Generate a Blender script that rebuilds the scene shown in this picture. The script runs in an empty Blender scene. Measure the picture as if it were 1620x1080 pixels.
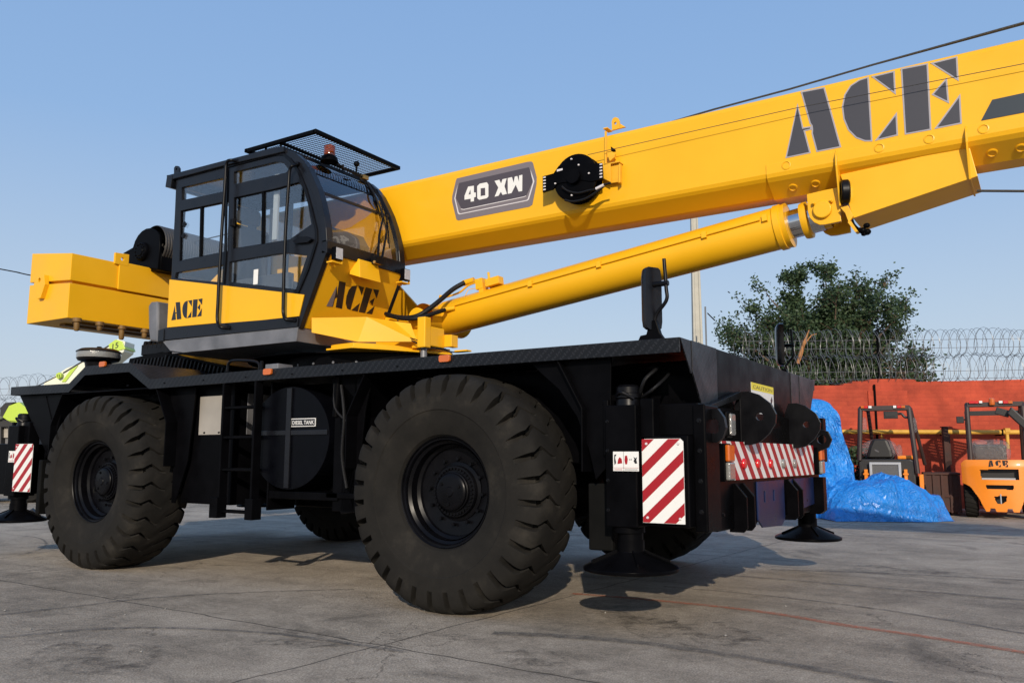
import bpy, math, random
from mathutils import Vector, Matrix, noise
from mathutils.geometry import tessellate_polygon
R = math.radians
sc = bpy.context.scene
COL = sc.collection
random.seed(7)

# ------------------------------------------------------------------ camera
F_PX, PITCH, ROLL, YAW = 1326.9, .136, .002, -.566
CAM = Vector((3.512, -4.577, 1.045))
fwd = Vector((math.sin(YAW)*math.cos(PITCH), math.cos(YAW)*math.cos(PITCH), math.sin(PITCH)))
rgt0 = Vector((math.cos(YAW), -math.sin(YAW), 0)); up0 = rgt0.cross(fwd)
rgt = rgt0*math.cos(ROLL)+up0*math.sin(ROLL); upv = -rgt0*math.sin(ROLL)+up0*math.cos(ROLL)
cd = bpy.data.cameras.new('camera'); cam = bpy.data.objects.new('camera', cd); COL.objects.link(cam)
cd.sensor_width = 36; cd.lens = F_PX/1620*36; cd.clip_end = 2000; cd.clip_start = .05
mw = Matrix.Identity(4)
for i in range(3):
    mw[i][0] = rgt[i]; mw[i][1] = upv[i]; mw[i][2] = -fwd[i]; mw[i][3] = CAM[i]
cam.matrix_world = mw; sc.camera = cam

# ------------------------------------------------------------------ sky and sun
SUN_EL, SUN_AZ = R(21), R(150.6)
wd = bpy.data.worlds.new('World'); sc.world = wd; wd.use_nodes = True
wn = wd.node_tree.nodes; bg = wn['Background']
sk = wn.new('ShaderNodeTexSky'); sk.sky_type = 'NISHITA'; sk.sun_disc = False
sk.sun_elevation = SUN_EL; sk.sun_rotation = SUN_AZ; sk.altitude = 0
sk.air_density = 1.0; sk.dust_density = 2.2; sk.ozone_density = 1.6
mxs = wn.new('ShaderNodeMix'); mxs.data_type = 'RGBA'; mxs.inputs[0].default_value = .78
wl_ = wd.node_tree.links
wl_.new(sk.outputs[0], mxs.inputs[6])
# aerial haze: pale and grey low down, clearer blue higher up, all round the horizon
tcw = wn.new('ShaderNodeTexCoord'); sxz = wn.new('ShaderNodeSeparateXYZ'); wl_.new(tcw.outputs['Generated'], sxz.inputs[0])
hzr = wn.new('ShaderNodeValToRGB'); cr_ = hzr.color_ramp; cr_.elements.new(.5); cr_.elements.new(.5)
for e_, (p_, c_) in zip(cr_.elements, ((0.0, (.460, .495, .545)), (.16, (.350, .438, .556)), (.36, (.215, .350, .570)), (.7, (.150, .280, .535)))):
    e_.position = p_; e_.color = (*c_, 1)
wl_.new(sxz.outputs[2], hzr.inputs[0])
vsc = wn.new('ShaderNodeVectorMath'); vsc.operation = 'SCALE'; vsc.inputs['Scale'].default_value = 12.4
wl_.new(hzr.outputs[0], vsc.inputs[0]); wl_.new(vsc.outputs[0], mxs.inputs[7])
wd.node_tree.links.new(mxs.outputs[2], bg.inputs[0]); bg.inputs[1].default_value = .108
sd = bpy.data.lights.new('sun', 'SUN'); sun = bpy.data.objects.new('sun', sd); COL.objects.link(sun)
sd.energy = 3.6; sd.angle = R(.6); sd.color = (1, .885, .73)
sdir = Vector((math.sin(SUN_AZ)*math.cos(SUN_EL), math.cos(SUN_AZ)*math.cos(SUN_EL), math.sin(SUN_EL)))
sun.rotation_euler = sdir.to_track_quat('Z', 'Y').to_euler()
sun.location = (6, -10, 8)
sc.view_settings.view_transform = 'Standard'; sc.view_settings.look = 'None'
sc.view_settings.exposure = .12; sc.view_settings.gamma = 1
sc.cycles.max_bounces = 6; sc.cycles.transparent_max_bounces = 16

# ------------------------------------------------------------------ measuring helpers
def Q(px, py, ax, val):
    """point of the plane ax = val seen at this place of the photograph"""
    d = fwd*F_PX+rgt*(px-810)-upv*(py-540); i = 'xyz'.index(ax)
    return CAM+d*((val-CAM[i])/d[i])
fwh = Vector((fwd.x, fwd.y, 0)).normalized()
def B(px, py, dist):
    """(sideways, height) on the upright plane that faces the camera at this distance"""
    d = fwd*F_PX+rgt*(px-810)-upv*(py-540)
    p = d*(dist/d.dot(fwh))
    return p.dot(rgt0), CAM.z+p.z
def world(s, d, z=0):
    return Vector((CAM.x, CAM.y, 0))+rgt0*s+fwh*d+Vector((0, 0, z))
BROT = -YAW
def XZ(pts, y, ox=0, oy=0, sc_=1):
    out = []
    for a, b in pts:
        q = Q(ox+a/sc_, oy+b/sc_, 'y', y); out.append((q.x, q.z))
    return out

# ------------------------------------------------------------------ materials
def mat(name, col, rough=.5, metal=0, spec=.5, coat=0, var=.0, vscale=6, bump=0, bscale=40, fn=None, coatr=.08):
    m = bpy.data.materials.new(name); m.use_nodes = True
    nt = m.node_tree; n = nt.nodes; l = nt.links; p = n['Principled BSDF']
    p.inputs['Base Color'].default_value = (*col, 1); p.inputs['Roughness'].default_value = rough
    p.inputs['Metallic'].default_value = metal; p.inputs['Specular IOR Level'].default_value = spec
    p.inputs['Coat Weight'].default_value = coat; p.inputs['Coat Roughness'].default_value = coatr
    tc = n.new('ShaderNodeTexCoord')
    if var:
        t = n.new('ShaderNodeTexNoise'); t.inputs['Scale'].default_value = vscale; t.inputs['Detail'].default_value = 5
        l.new(tc.outputs['Object'], t.inputs['Vector'])
        r = n.new('ShaderNodeMapRange'); r.inputs['From Min'].default_value = .3; r.inputs['From Max'].default_value = .7
        r.inputs['To Min'].default_value = 1-var; r.inputs['To Max'].default_value = 1+var
        l.new(t.outputs['Fac'], r.inputs['Value'])
        mx = n.new('ShaderNodeVectorMath'); mx.operation = 'SCALE'; mx.inputs[0].default_value = col
        l.new(r.outputs[0], mx.inputs['Scale']); l.new(mx.outputs[0], p.inputs['Base Color'])
        r2 = n.new('ShaderNodeMapRange'); r2.inputs['From Min'].default_value = .3; r2.inputs['From Max'].default_value = .7
        r2.inputs['To Min'].default_value = max(.02, rough-.08); r2.inputs['To Max'].default_value = rough+.1
        l.new(t.outputs['Fac'], r2.inputs['Value']); l.new(r2.outputs[0], p.inputs['Roughness'])
    if bump:
        t = n.new('ShaderNodeTexNoise'); t.inputs['Scale'].default_value = bscale; t.inputs['Detail'].default_value = 3
        l.new(tc.outputs['Object'], t.inputs['Vector'])
        b = n.new('ShaderNodeBump'); b.inputs['Strength'].default_value = bump; b.inputs['Distance'].default_value = .01
        l.new(t.outputs['Fac'], b.inputs['Height']); l.new(b.outputs[0], p.inputs['Normal'])
    if fn: fn(nt, p, tc)
    return m
def N(nt, typ, **kw):
    n = nt.nodes.new(typ)
    for k, v in kw.items():
        if k == 'op': n.operation = v
        else: n.inputs[k.replace('_', ' ')].default_value = v
    return n
def mth(nt, op, a, b=None, c=None):
    n = nt.nodes.new('ShaderNodeMath'); n.operation = op
    for i, v in enumerate((a, b, c)):
        if v is None: continue
        if isinstance(v, (int, float)): n.inputs[i].default_value = v
        else: nt.links.new(v, n.inputs[i])
    return n.outputs[0]
def ramp(nt, src, stops):
    n = nt.nodes.new('ShaderNodeValToRGB'); cr = n.color_ramp
    while len(cr.elements) < len(stops): cr.elements.new(.5)
    for e, (p, c) in zip(cr.elements, stops): e.position = p; e.color = (*c, 1)
    nt.links.new(src, n.inputs[0]); return n.outputs[0]

def tread_fn(nt, p, tc):
    l = nt.links
    s = nt.nodes.new('ShaderNodeSeparateXYZ'); l.new(tc.outputs['Object'], s.inputs[0])
    u = mth(nt, 'ADD', s.outputs[0], s.outputs[1]); v = s.outputs[2]
    k = 105.0
    a = mth(nt, 'SINE', mth(nt, 'MULTIPLY', mth(nt, 'ADD', u, v), k))
    b = mth(nt, 'SINE', mth(nt, 'MULTIPLY', mth(nt, 'SUBTRACT', u, v), k))
    # short bars of alternating direction
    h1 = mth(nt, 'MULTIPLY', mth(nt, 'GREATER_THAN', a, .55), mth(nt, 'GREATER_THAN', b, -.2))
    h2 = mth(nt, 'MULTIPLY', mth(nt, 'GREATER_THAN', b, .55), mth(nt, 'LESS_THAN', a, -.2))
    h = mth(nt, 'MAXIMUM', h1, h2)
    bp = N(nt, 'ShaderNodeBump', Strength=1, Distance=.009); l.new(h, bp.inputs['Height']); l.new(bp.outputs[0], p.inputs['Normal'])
    l.new(ramp(nt, h, [(.1, (.005, .0055, .007)), (.9, (.013, .014, .017))]), p.inputs['Base Color'])   # lighter bars: the relief's light and dark put into the colour

def dust_fn(nt, p, tc):
    l = nt.links
    t = N(nt, 'ShaderNodeTexNoise', Scale=3.5, Detail=8, Roughness=.65); l.new(tc.outputs['Object'], t.inputs['Vector'])
    c = ramp(nt, t.outputs['Fac'], [(.35, (.0095, .0088, .0078)), (.55, (.0145, .0132, .0114)), (.72, (.030, .0265, .0215))])
    l.new(c, p.inputs['Base Color'])
    t2 = N(nt, 'ShaderNodeTexNoise', Scale=90, Detail=3); l.new(tc.outputs['Object'], t2.inputs['Vector'])
    bp = N(nt, 'ShaderNodeBump', Strength=.25, Distance=.004); l.new(t2.outputs['Fac'], bp.inputs['Height']); l.new(bp.outputs[0], p.inputs['Normal'])

YEL = (.80, .412, .009)
M = {}
M['yellow'] = mat('yellow_paint', YEL, .38, spec=.32, coat=.12, var=.035, vscale=2.2, bump=.025, bscale=9)
M['yellow_dull'] = mat('yellow_paint_dull', (.78, .40, .02), .5, spec=.35, var=.08, vscale=9, bump=.06, bscale=30)
M['black'] = mat('black_paint', (.0022, .0022, .0028), .32, spec=.035, coat=.0, var=.35, vscale=5, bump=.05, bscale=25)
M['black_gloss'] = mat('black_gloss', (.003, .003, .004), .34, spec=.18, coat=.0, var=.3, vscale=8)
M['rim_black'] = mat('rim_paint', (.003, .003, .004), .30, spec=.13, coat=.0, var=.3, vscale=8)
M['frame_black'] = mat('cab_frame_black', (.0065, .007, .0095), .3, spec=.28, coat=.06, var=.25, vscale=6, bump=.04, bscale=18)
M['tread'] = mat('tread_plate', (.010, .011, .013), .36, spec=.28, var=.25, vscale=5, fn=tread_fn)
M['rubber'] = mat('rubber', (.03, .03, .03), .85, spec=.15, fn=dust_fn)
M['hose'] = mat('hose_rubber', (.007, .007, .008), .5, spec=.2, bump=.2, bscale=90)
M['grey_steel'] = mat('grey_steel', (.17, .17, .18), .42, metal=.35, var=.3, vscale=4, bump=.08, bscale=20)
M['chrome'] = mat('chrome_rod', (.6, .61, .63), .12, metal=1)
M['white'] = mat('white_sticker', (.72, .71, .68), .4, spec=.4)
M['red'] = mat('red_sticker', (.32, .008, .014), .38, spec=.45)
M['lettergrey'] = mat('letter_grey', (.050, .050, .060), .45, spec=.35)
M['letteredge'] = mat('letter_edge', (.33, .31, .33), .45)
M['letterblack'] = mat('letter_black', (.012, .011, .013), .35, spec=.5)
M['letterred'] = mat('letter_dark', (.03, .012, .012), .4)
M['badgegrey'] = mat('badge_grey', (.17, .145, .155), .42)
M['badgedark'] = mat('badge_dark', (.065, .053, .062), .42)
M['silver'] = mat('silver_line', (.62, .58, .58), .3)
M['stripe_dark'] = mat('stripe_dark', (.035, .043, .050), .3, spec=.5)
M['seat'] = mat('seat_fabric', (.05, .05, .055), .85, bump=.3, bscale=120)
M['amberlens'] = mat('amber_lens', (.52, .11, .010), .2, spec=.6, coat=.5)
M['redlens'] = mat('red_lens', (.55, .01, .012), .18, spec=.6, coat=.6)
M['clearlens'] = mat('clear_lens', (.20, .20, .19), .12, spec=.7, coat=.7, bump=.4, bscale=60)
M['ledlens'] = mat('led_lens', (.5, .5, .52), .25, spec=.6, bump=.8, bscale=150)
M['beacon'] = mat('beacon_lens', (.30, .055, .008), .12, spec=.7, coat=.8)
M['panelsteel'] = mat('bare_panel', (.34, .31, .27), .4, metal=.2, var=.15, vscale=3)
M['greydark'] = mat('flap_rubber', (.005, .005, .0048), .7, spec=.08, var=.3)
M['rope'] = mat('wire_rope', (.06, .055, .05), .5, metal=.4, bump=.4, bscale=200)
M['brass'] = mat('brass_fitting', (.55, .33, .1), .4, metal=.6)
M['cautionyellow'] = mat('caution_yellow', (.75, .62, .03), .45)
M['shade_yellow'] = mat('shaded_yellow_paint', (.16, .085, .02), .6, var=.3)  # shade under the counterweight, put into the bolts' colour
M['sky_sheen'] = mat('black_paint_sky_sheen', (.006, .013, .052), .34, spec=.25, var=.35, vscale=4)  # the sky's bluish sheen on the lower plate, put into its colour
M['curtain'] = mat('curtain_cloth', (.40, .42, .42), .8)
M['navy'] = mat('navy_panel', (.0016, .0018, .003), .32, spec=.09, coat=.0, var=.3)
def glass_mat(name, tint, refl=1.0, ior=1.5):
    m = bpy.data.materials.new(name); m.use_nodes = True; nt = m.node_tree; n = nt.nodes
    n.remove(n['Principled BSDF']); out = n['Material Output']
    tr = n.new('ShaderNodeBsdfTransparent'); tr.inputs[0].default_value = (*tint, 1)
    gl = n.new('ShaderNodeBsdfGlossy'); gl.inputs['Roughness'].default_value = .02; gl.inputs[0].default_value = (refl, refl, refl, 1)
    fr = n.new('ShaderNodeLayerWeight'); fr.inputs[0].default_value = .5
    f5 = n.new('ShaderNodeMath'); f5.operation = 'POWER'; nt.links.new(fr.outputs['Facing'], f5.inputs[0]); f5.inputs[1].default_value = 4.0
    fa = n.new('ShaderNodeMath'); fa.operation = 'MULTIPLY_ADD'; nt.links.new(f5.outputs[0], fa.inputs[0]); fa.inputs[1].default_value = .9; fa.inputs[2].default_value = ior
    fr = fa
    mx = n.new('ShaderNodeMixShader'); nt.links.new(fr.outputs[0], mx.inputs[0]); nt.links.new(tr.outputs[0], mx.inputs[1]); nt.links.new(gl.outputs[0], mx.inputs[2])
    nt.links.new(mx.outputs[0], out.inputs[0]); return m
M['glass'] = glass_mat('window_glass', (.945, .96, .965), 1, .10)
M['shield'] = glass_mat('windscreen_glass', (.88, .80, .72), 1, .10)

# ------------------------------------------------------------------ mesh builder
class MB:
    def __init__(s): s.v = []; s.f = []; s.m = []; s.sm = []
    def add(s, vs, fs, mi=0, smooth=False):
        o = len(s.v); s.v += [Vector(v) for v in vs]
        for f in fs: s.f.append([i+o for i in f]); s.m.append(mi); s.sm.append(smooth)
        return s
    def box(s, x0, x1, y0, y1, z0, z1, mi=0):
        x0, x1 = min(x0, x1), max(x0, x1); y0, y1 = min(y0, y1), max(y0, y1); z0, z1 = min(z0, z1), max(z0, z1)
        v = [(x, y, z) for z in (z0, z1) for y in (y0, y1) for x in (x0, x1)]
        return s.add(v, [(0, 2, 3, 1), (4, 5, 7, 6), (0, 1, 5, 4), (2, 6, 7, 3), (0, 4, 6, 2), (1, 3, 7, 5)], mi)
    def obox(s, c, ax, ay, az, hx, hy, hz, mi=0):
        c = Vector(c); ax, ay, az = Vector(ax).normalized()*hx, Vector(ay).normalized()*hy, Vector(az).normalized()*hz
        v = [c+ax*i+ay*j+az*k for k in (-1, 1) for j in (-1, 1) for i in (-1, 1)]
        return s.add(v, [(0, 2, 3, 1), (4, 5, 7, 6), (0, 1, 5, 4), (2, 6, 7, 3), (0, 4, 6, 2), (1, 3, 7, 5)], mi)
    def plate(s, outer, holes, f0, f1, mi=0):
        """2-D outline (with holes) between two surfaces; f0, f1 map (a, b) to 3-D"""
        loops = [list(outer)]+[list(h) for h in holes]
        tris = tessellate_polygon([[Vector((a, b, 0)) for a, b in lp] for lp in loops])
        flat = [p for lp in loops for p in lp]; n = len(flat)
        vs = [f0(*p) for p in flat]+[f1(*p) for p in flat]
        fs = [tuple(t) for t in tris]+[tuple(i+n for i in t[::-1]) for t in tris]
        o = 0
        for lp in loops:
            k = len(lp)
            for i in range(k): j = (i+1) % k; fs.append((o+i, o+j, o+j+n, o+i+n))
            o += k
        return s.add(vs, fs, mi)
    def xz(s, outer, y0, y1, holes=(), mi=0):
        return s.plate(outer, holes, lambda a, b: (a, y0, b), lambda a, b: (a, y1, b), mi)
    def yz(s, outer, x0, x1, holes=(), mi=0):
        return s.plate(outer, holes, lambda a, b: (x0, a, b), lambda a, b: (x1, a, b), mi)
    def xy(s, outer, z0, z1, holes=(), mi=0):
        return s.plate(outer, holes, lambda a, b: (a, b, z0), lambda a, b: (a, b, z1), mi)
    def tube(s, pts, r, n=10, mi=0, cap=True, closed=False):
        pts = [Vector(p) for p in pts]; k = len(pts); rs = r if isinstance(r, (list, tuple)) else [r]*k
        vs = []; prev = None
        for i, p in enumerate(pts):
            if closed: t = pts[(i+1) % k]-pts[i-1]
            else: t = (pts[min(i+1, k-1)]-pts[max(i-1, 0)])
            t.normalize()
            if prev is None:
                a = Vector((0, 0, 1)) if abs(t.z) < .9 else Vector((1, 0, 0)); prev = t.cross(a).normalized()
            prev = (prev-t*prev.dot(t)).normalized(); b = t.cross(prev)
            for j in range(n):
                an = 2*math.pi*j/n; vs.append(p+(prev*math.cos(an)+b*math.sin(an))*rs[i])
        fs = []
        for i in range(k if closed else k-1):
            i2 = (i+1) % k
            for j in range(n): j2 = (j+1) % n; fs.append((i*n+j, i*n+j2, i2*n+j2, i2*n+j))
        s.add(vs, fs, mi, True)
        if cap and not closed:
            s.add(vs[:n], [tuple(range(n-1, -1, -1))], mi); s.add(vs[-n:], [tuple(range(n))], mi)
        return s
    def lathe(s, prof, c, axis, n=32, mi=0, smooth=True):
        """prof: (radius, along axis)"""
        c = Vector(c); ax = Vector(axis).normalized(); a = Vector((0, 0, 1)) if abs(ax.z) < .9 else Vector((1, 0, 0))
        u = ax.cross(a).normalized(); w = ax.cross(u); vs = []
        for r, h in prof:
            for j in range(n):
                an = 2*math.pi*j/n; vs.append(c+ax*h+(u*math.cos(an)+w*math.sin(an))*r)
        fs = []
        for i in range(len(prof)-1):
            for j in range(n): j2 = (j+1) % n; fs.append((i*n+j, i*n+j2, (i+1)*n+j2, (i+1)*n+j))
        return s.add(vs, fs, mi, smooth)
    def ball(s, c, rx, ry, rz, n=14, mi=0):
        vs = []; fs = []
        for i in range(n+1):
            a = math.pi*i/n
            for j in range(n*2):
                b = math.pi*j/n; vs.append((c[0]+rx*math.sin(a)*math.cos(b), c[1]+ry*math.sin(a)*math.sin(b), c[2]+rz*math.cos(a)))
        for i in range(n):
            for j in range(n*2): j2 = (j+1) % (n*2); fs.append((i*n*2+j, i*n*2+j2, (i+1)*n*2+j2, (i+1)*n*2+j))
        return s.add(vs, fs, mi, True)
OFF = {}
def root(name, label, cat, loc, rz=0, group=None):
    o = bpy.data.objects.new(name, None); COL.objects.link(o); o.location = loc; o.rotation_euler = (0, 0, rz)
    o['label'] = label; o['category'] = cat
    if group: o['group'] = group
    o.empty_display_size = .2; OFF[o] = Vector((0, 0, 0)); return o
def obj(name, mb, mats, parent=None, bevel=0, label=None, cat=None, group=None, kind=None, fixn=True, sharp=38):
    """one mesh object. Vertices are given in the frame of the top-level object it belongs to"""
    me = bpy.data.meshes.new(name)
    lo = Vector([min(v[i] for v in mb.v) for i in range(3)]); hi = Vector([max(v[i] for v in mb.v) for i in range(3)])
    c = (lo+hi)/2 if parent else Vector(((lo.x+hi.x)/2, (lo.y+hi.y)/2, lo.z))
    me.from_pydata([v-c for v in mb.v], [], mb.f)
    if not isinstance(mats, (list, tuple)): mats = [mats]
    for m in mats: me.materials.append(m if not isinstance(m, str) else M[m])
    for p, mi, sm in zip(me.polygons, mb.m, mb.sm): p.material_index = mi; p.use_smooth = sm
    if fixn:
        import bmesh
        b = bmesh.new(); b.from_mesh(me); bmesh.ops.remove_doubles(b, verts=b.verts, dist=.00005)
        bmesh.ops.recalc_face_normals(b, faces=b.faces); b.to_mesh(me); b.free()
    if any(mb.sm): me.set_sharp_from_angle(angle=R(sharp))
    me.update()
    o = bpy.data.objects.new(name, me); COL.objects.link(o)
    if parent: o.parent = parent; o.location = c-OFF[parent]; OFF[o] = c
    else: o.location = c; OFF[o] = c
    if bevel:
        bv = o.modifiers.new('bevel', 'BEVEL'); bv.width = bevel; bv.segments = 2; bv.limit_method = 'ANGLE'; bv.angle_limit = R(40)
        bv.harden_normals = False
    if label: o['label'] = label
    if cat: o['category'] = cat
    if group: o['group'] = group
    if kind: o['kind'] = kind
    return o
def obj_split(name, mb, mats, parent=None, **kw):
    """like obj(), but every separate piece becomes a part of its own"""
    n = len(mb.v); up = list(range(n))
    def find(i):
        while up[i] != i: up[i] = up[up[i]]; i = up[i]
        return i
    for f in mb.f:
        for i in f[1:]: up[find(i)] = find(f[0])
    comp = {}
    for i in range(n): comp.setdefault(find(i), []).append(i)
    boxes = [[c, [min(mb.v[i][k] for i in c)-.004 for k in range(3)], [max(mb.v[i][k] for i in c)+.004 for k in range(3)]] for c in comp.values()]
    done = False
    while not done:
        done = True
        for a in range(len(boxes)):
            for b_ in range(a+1, len(boxes)):
                A, B_ = boxes[a], boxes[b_]
                if all(A[1][k] <= B_[2][k] and B_[1][k] <= A[2][k] for k in range(3)):
                    boxes[a] = [A[0]+B_[0], [min(A[1][k], B_[1][k]) for k in range(3)], [max(A[2][k], B_[2][k]) for k in range(3)]]; del boxes[b_]; done = False; break
            if not done: break
    for c, _, _ in boxes:
        st_ = set(c); m2_ = MB(); idx_ = {i: k for k, i in enumerate(c)}; m2_.v = [mb.v[i] for i in c]
        for f, mi, sm in zip(mb.f, mb.m, mb.sm):
            if f[0] in st_: m2_.f.append([idx_[i] for i in f]); m2_.m.append(mi); m2_.sm.append(sm)
        o = obj(name, m2_, mats, parent, **kw)
    return o
def circ(cx, cz, r, n=20, a0=0, a1=360, rz=None):
    full = abs(a1-a0) >= 360
    k = n if full else n+1
    return [(cx+r*math.cos(R(a0+(a1-a0)*i/n)), cz+(rz or r)*math.sin(R(a0+(a1-a0)*i/n))) for i in range(k)]
def smoothpath(pts, k=6):
    pts = [Vector(p) for p in pts]; out = []
    for i in range(len(pts)-1):
        p0 = pts[max(i-1, 0)]; p1 = pts[i]; p2 = pts[i+1]; p3 = pts[min(i+2, len(pts)-1)]
        for j in range(k):
            t = j/k; out.append(.5*((2*p1)+(p2-p0)*t+(2*p0-5*p1+4*p2-p3)*t*t+(3*p1-p0-3*p2+p3)*t**3))
    out.append(pts[-1]); return out
def text_mb(txt, size, place, mi=0, bold=.0):
    """built-in lettering turned into a mesh; place maps (a, b) to 3-D; a runs from 0, b is the height; returns width"""
    cu = bpy.data.curves.new('lettering', 'FONT'); cu.body = txt; cu.size = size; cu.resolution_u = 3; cu.offset = bold
    cu.fill_mode = 'FRONT'
    o = bpy.data.objects.new('lettering', cu); COL.objects.link(o)
    me = o.to_mesh(); vs = [v.co.copy() for v in me.vertices]; fs = [tuple(p.vertices) for p in me.polygons]
    o.to_mesh_clear(); bpy.data.objects.remove(o); bpy.data.curves.remove(cu)
    w = max(v.x for v in vs); return w, vs, fs

# ================================================================== GROUND
def ground_fn(nt, p, tc):
    l = nt.links; pos = tc.outputs['Object']
    s = nt.nodes.new('ShaderNodeSeparateXYZ'); l.new(pos, s.inputs[0])
    big = N(nt, 'ShaderNodeTexNoise', Scale=.45, Detail=7, Roughness=.62, Distortion=.6); l.new(pos, big.inputs['Vector'])
    mid = N(nt, 'ShaderNodeTexNoise', Scale=2.6, Detail=9, Roughness=.7, Distortion=.3); l.new(pos, mid.inputs['Vector'])
    fine = N(nt, 'ShaderNodeTexNoise', Scale=24, Detail=8, Roughness=.75); l.new(pos, fine.inputs['Vector'])
    v = mth(nt, 'ADD', mth(nt, 'MULTIPLY', big.outputs['Fac'], .42), mth(nt, 'MULTIPLY', mid.outputs['Fac'], .38))
    v = mth(nt, 'ADD', v, mth(nt, 'MULTIPLY', fine.outputs['Fac'], .36)); v = mth(nt, 'SUBTRACT', v, .03)
    base = ramp(nt, v, [(.36, (.126, .104, .078)), (.47, (.246, .206, .158)), (.55, (.350, .294, .228)), (.70, (.52, .44, .348))])
    # speckle
    sp = N(nt, 'ShaderNodeTexNoise', Scale=95, Detail=3, Roughness=.8); l.new(pos, sp.inputs['Vector'])
    spk = mth(nt, 'MULTIPLY_ADD', sp.outputs['Fac'], 3.0, -.5)
    # long streaks of tyre marks running along the yard
    mp = nt.nodes.new('ShaderNodeMapping'); mp.inputs['Rotation'].default_value = (0, 0, .12); mp.inputs['Scale'].default_value = (.18, 2.6, 1)
    l.new(pos, mp.inputs[0])
    st = N(nt, 'ShaderNodeTexNoise', Scale=1.3, Detail=5, Roughness=.6, Distortion=.25); l.new(mp.outputs[0], st.inputs['Vector'])
    stk = nt.nodes.new('ShaderNodeMapRange'); l.new(st.outputs['Fac'], stk.inputs[0])
    for k, x in zip(('From Min', 'From Max', 'To Min', 'To Max'), (.30, .50, .76, 1)): stk.inputs[k].default_value = x
    # dark oily blotches
    ob = N(nt, 'ShaderNodeTexNoise', Scale=.9, Detail=6, Roughness=.6, Distortion=1.2)
    mp2 = nt.nodes.new('ShaderNodeMapping'); mp2.inputs['Location'].default_value = (3.3, 7.1, 0); l.new(pos, mp2.inputs[0]); l.new(mp2.outputs[0], ob.inputs['Vector'])
    obm = nt.nodes.new('ShaderNodeMapRange'); l.new(ob.outputs['Fac'], obm.inputs[0])
    for k, x in zip(('From Min', 'From Max', 'To Min', 'To Max'), (.57, .68, 1, .60)): obm.inputs[k].default_value = x
    # slab joints every 4.6 m, slightly wandering
    wob = N(nt, 'ShaderNodeTexNoise', Scale=2.2, Detail=6); l.new(pos, wob.inputs['Vector'])
    w2 = mth(nt, 'MULTIPLY', mth(nt, 'SUBTRACT', wob.outputs['Fac'], .5), .09)
    def joint(co, off, period, wd):
        a = mth(nt, 'ADD', mth(nt, 'ADD', co, w2), -off)
        a = mth(nt, 'ABSOLUTE', mth(nt, 'SUBTRACT', mth(nt, 'FRACT', mth(nt, 'ADD', mth(nt, 'DIVIDE', a, period), .5)), .5))
        return mth(nt, 'LESS_THAN', mth(nt, 'MULTIPLY', a, period), wd)
    j1 = joint(mth(nt, 'ADD', s.outputs[0], mth(nt, 'MULTIPLY', s.outputs[1], -.045)), .32, 4.6, .007)
    j2 = joint(mth(nt, 'ADD', s.outputs[1], mth(nt, 'MULTIPLY', s.outputs[0], .03)), 4.35, 5.2, .008)
    jj = mth(nt, 'MAXIMUM', j1, j2)
    # fine cracks
    vo = nt.nodes.new('ShaderNodeTexVoronoi'); vo.feature = 'DISTANCE_TO_EDGE'; vo.inputs['Scale'].default_value = .42
    av = nt.nodes.new('ShaderNodeVectorMath'); av.operation = 'ADD'
    cn = N(nt, 'ShaderNodeTexNoise', Scale=1.7, Detail=8, Roughness=.6); l.new(pos, cn.inputs['Vector'])
    sv = nt.nodes.new('ShaderNodeVectorMath'); sv.operation = 'SCALE'; sv.inputs['Scale'].default_value = .9
    l.new(cn.outputs['Color'], sv.inputs[0]); l.new(pos, av.inputs[0]); l.new(sv.outputs[0], av.inputs[1]); l.new(av.outputs[0], vo.inputs['Vector'])
    ck = mth(nt, 'MULTIPLY', mth(nt, 'LESS_THAN', vo.outputs['Distance'], .0022), mth(nt, 'GREATER_THAN', big.outputs['Fac'], .50))
    lines = mth(nt, 'MAXIMUM', jj, mth(nt, 'MULTIPLY', ck, .7))
    k = mth(nt, 'MULTIPLY', spk, mth(nt, 'MULTIPLY', stk.outputs[0], obm.outputs[0]))
    k = mth(nt, 'MULTIPLY', k, mth(nt, 'SUBTRACT', 1, mth(nt, 'MULTIPLY', lines, .68)))
    vm = nt.nodes.new('ShaderNodeVectorMath'); vm.operation = 'SCALE'; l.new(base, vm.inputs[0]); l.new(k, vm.inputs['Scale'])
    l.new(vm.outputs[0], p.inputs['Base Color'])
    rr = nt.nodes.new('ShaderNodeMapRange'); l.new(mid.outputs['Fac'], rr.inputs[0]); rr.inputs['To Min'].default_value = .62; rr.inputs['To Max'].default_value = .95
    l.new(rr.outputs[0], p.inputs['Roughness'])
    hh = mth(nt, 'SUBTRACT', mth(nt, 'ADD', mth(nt, 'MULTIPLY', fine.outputs['Fac'], .8), mth(nt, 'MULTIPLY', sp.outputs['Fac'], .35)), mth(nt, 'MULTIPLY', lines, .8))
    bp = N(nt, 'ShaderNodeBump', Strength=.9, Distance=.022); l.new(hh, bp.inputs['Height']); l.new(bp.outputs[0], p.inputs['Normal'])
M['concrete'] = mat('yard_concrete', (.3, .29, .28), .85, spec=.3, fn=ground_fn)
g = MB(); g.add([(-400, -400, 0), (400, -400, 0), (400, 400, 0), (-400, 400, 0)], [(0, 1, 2, 3)])
go = obj('ground', g, 'concrete', kind='structure'); go.location = (0, 0, 0)
for v in go.data.vertices: v.co.z = 0
go['label'] = 'grey stained concrete yard'
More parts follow.
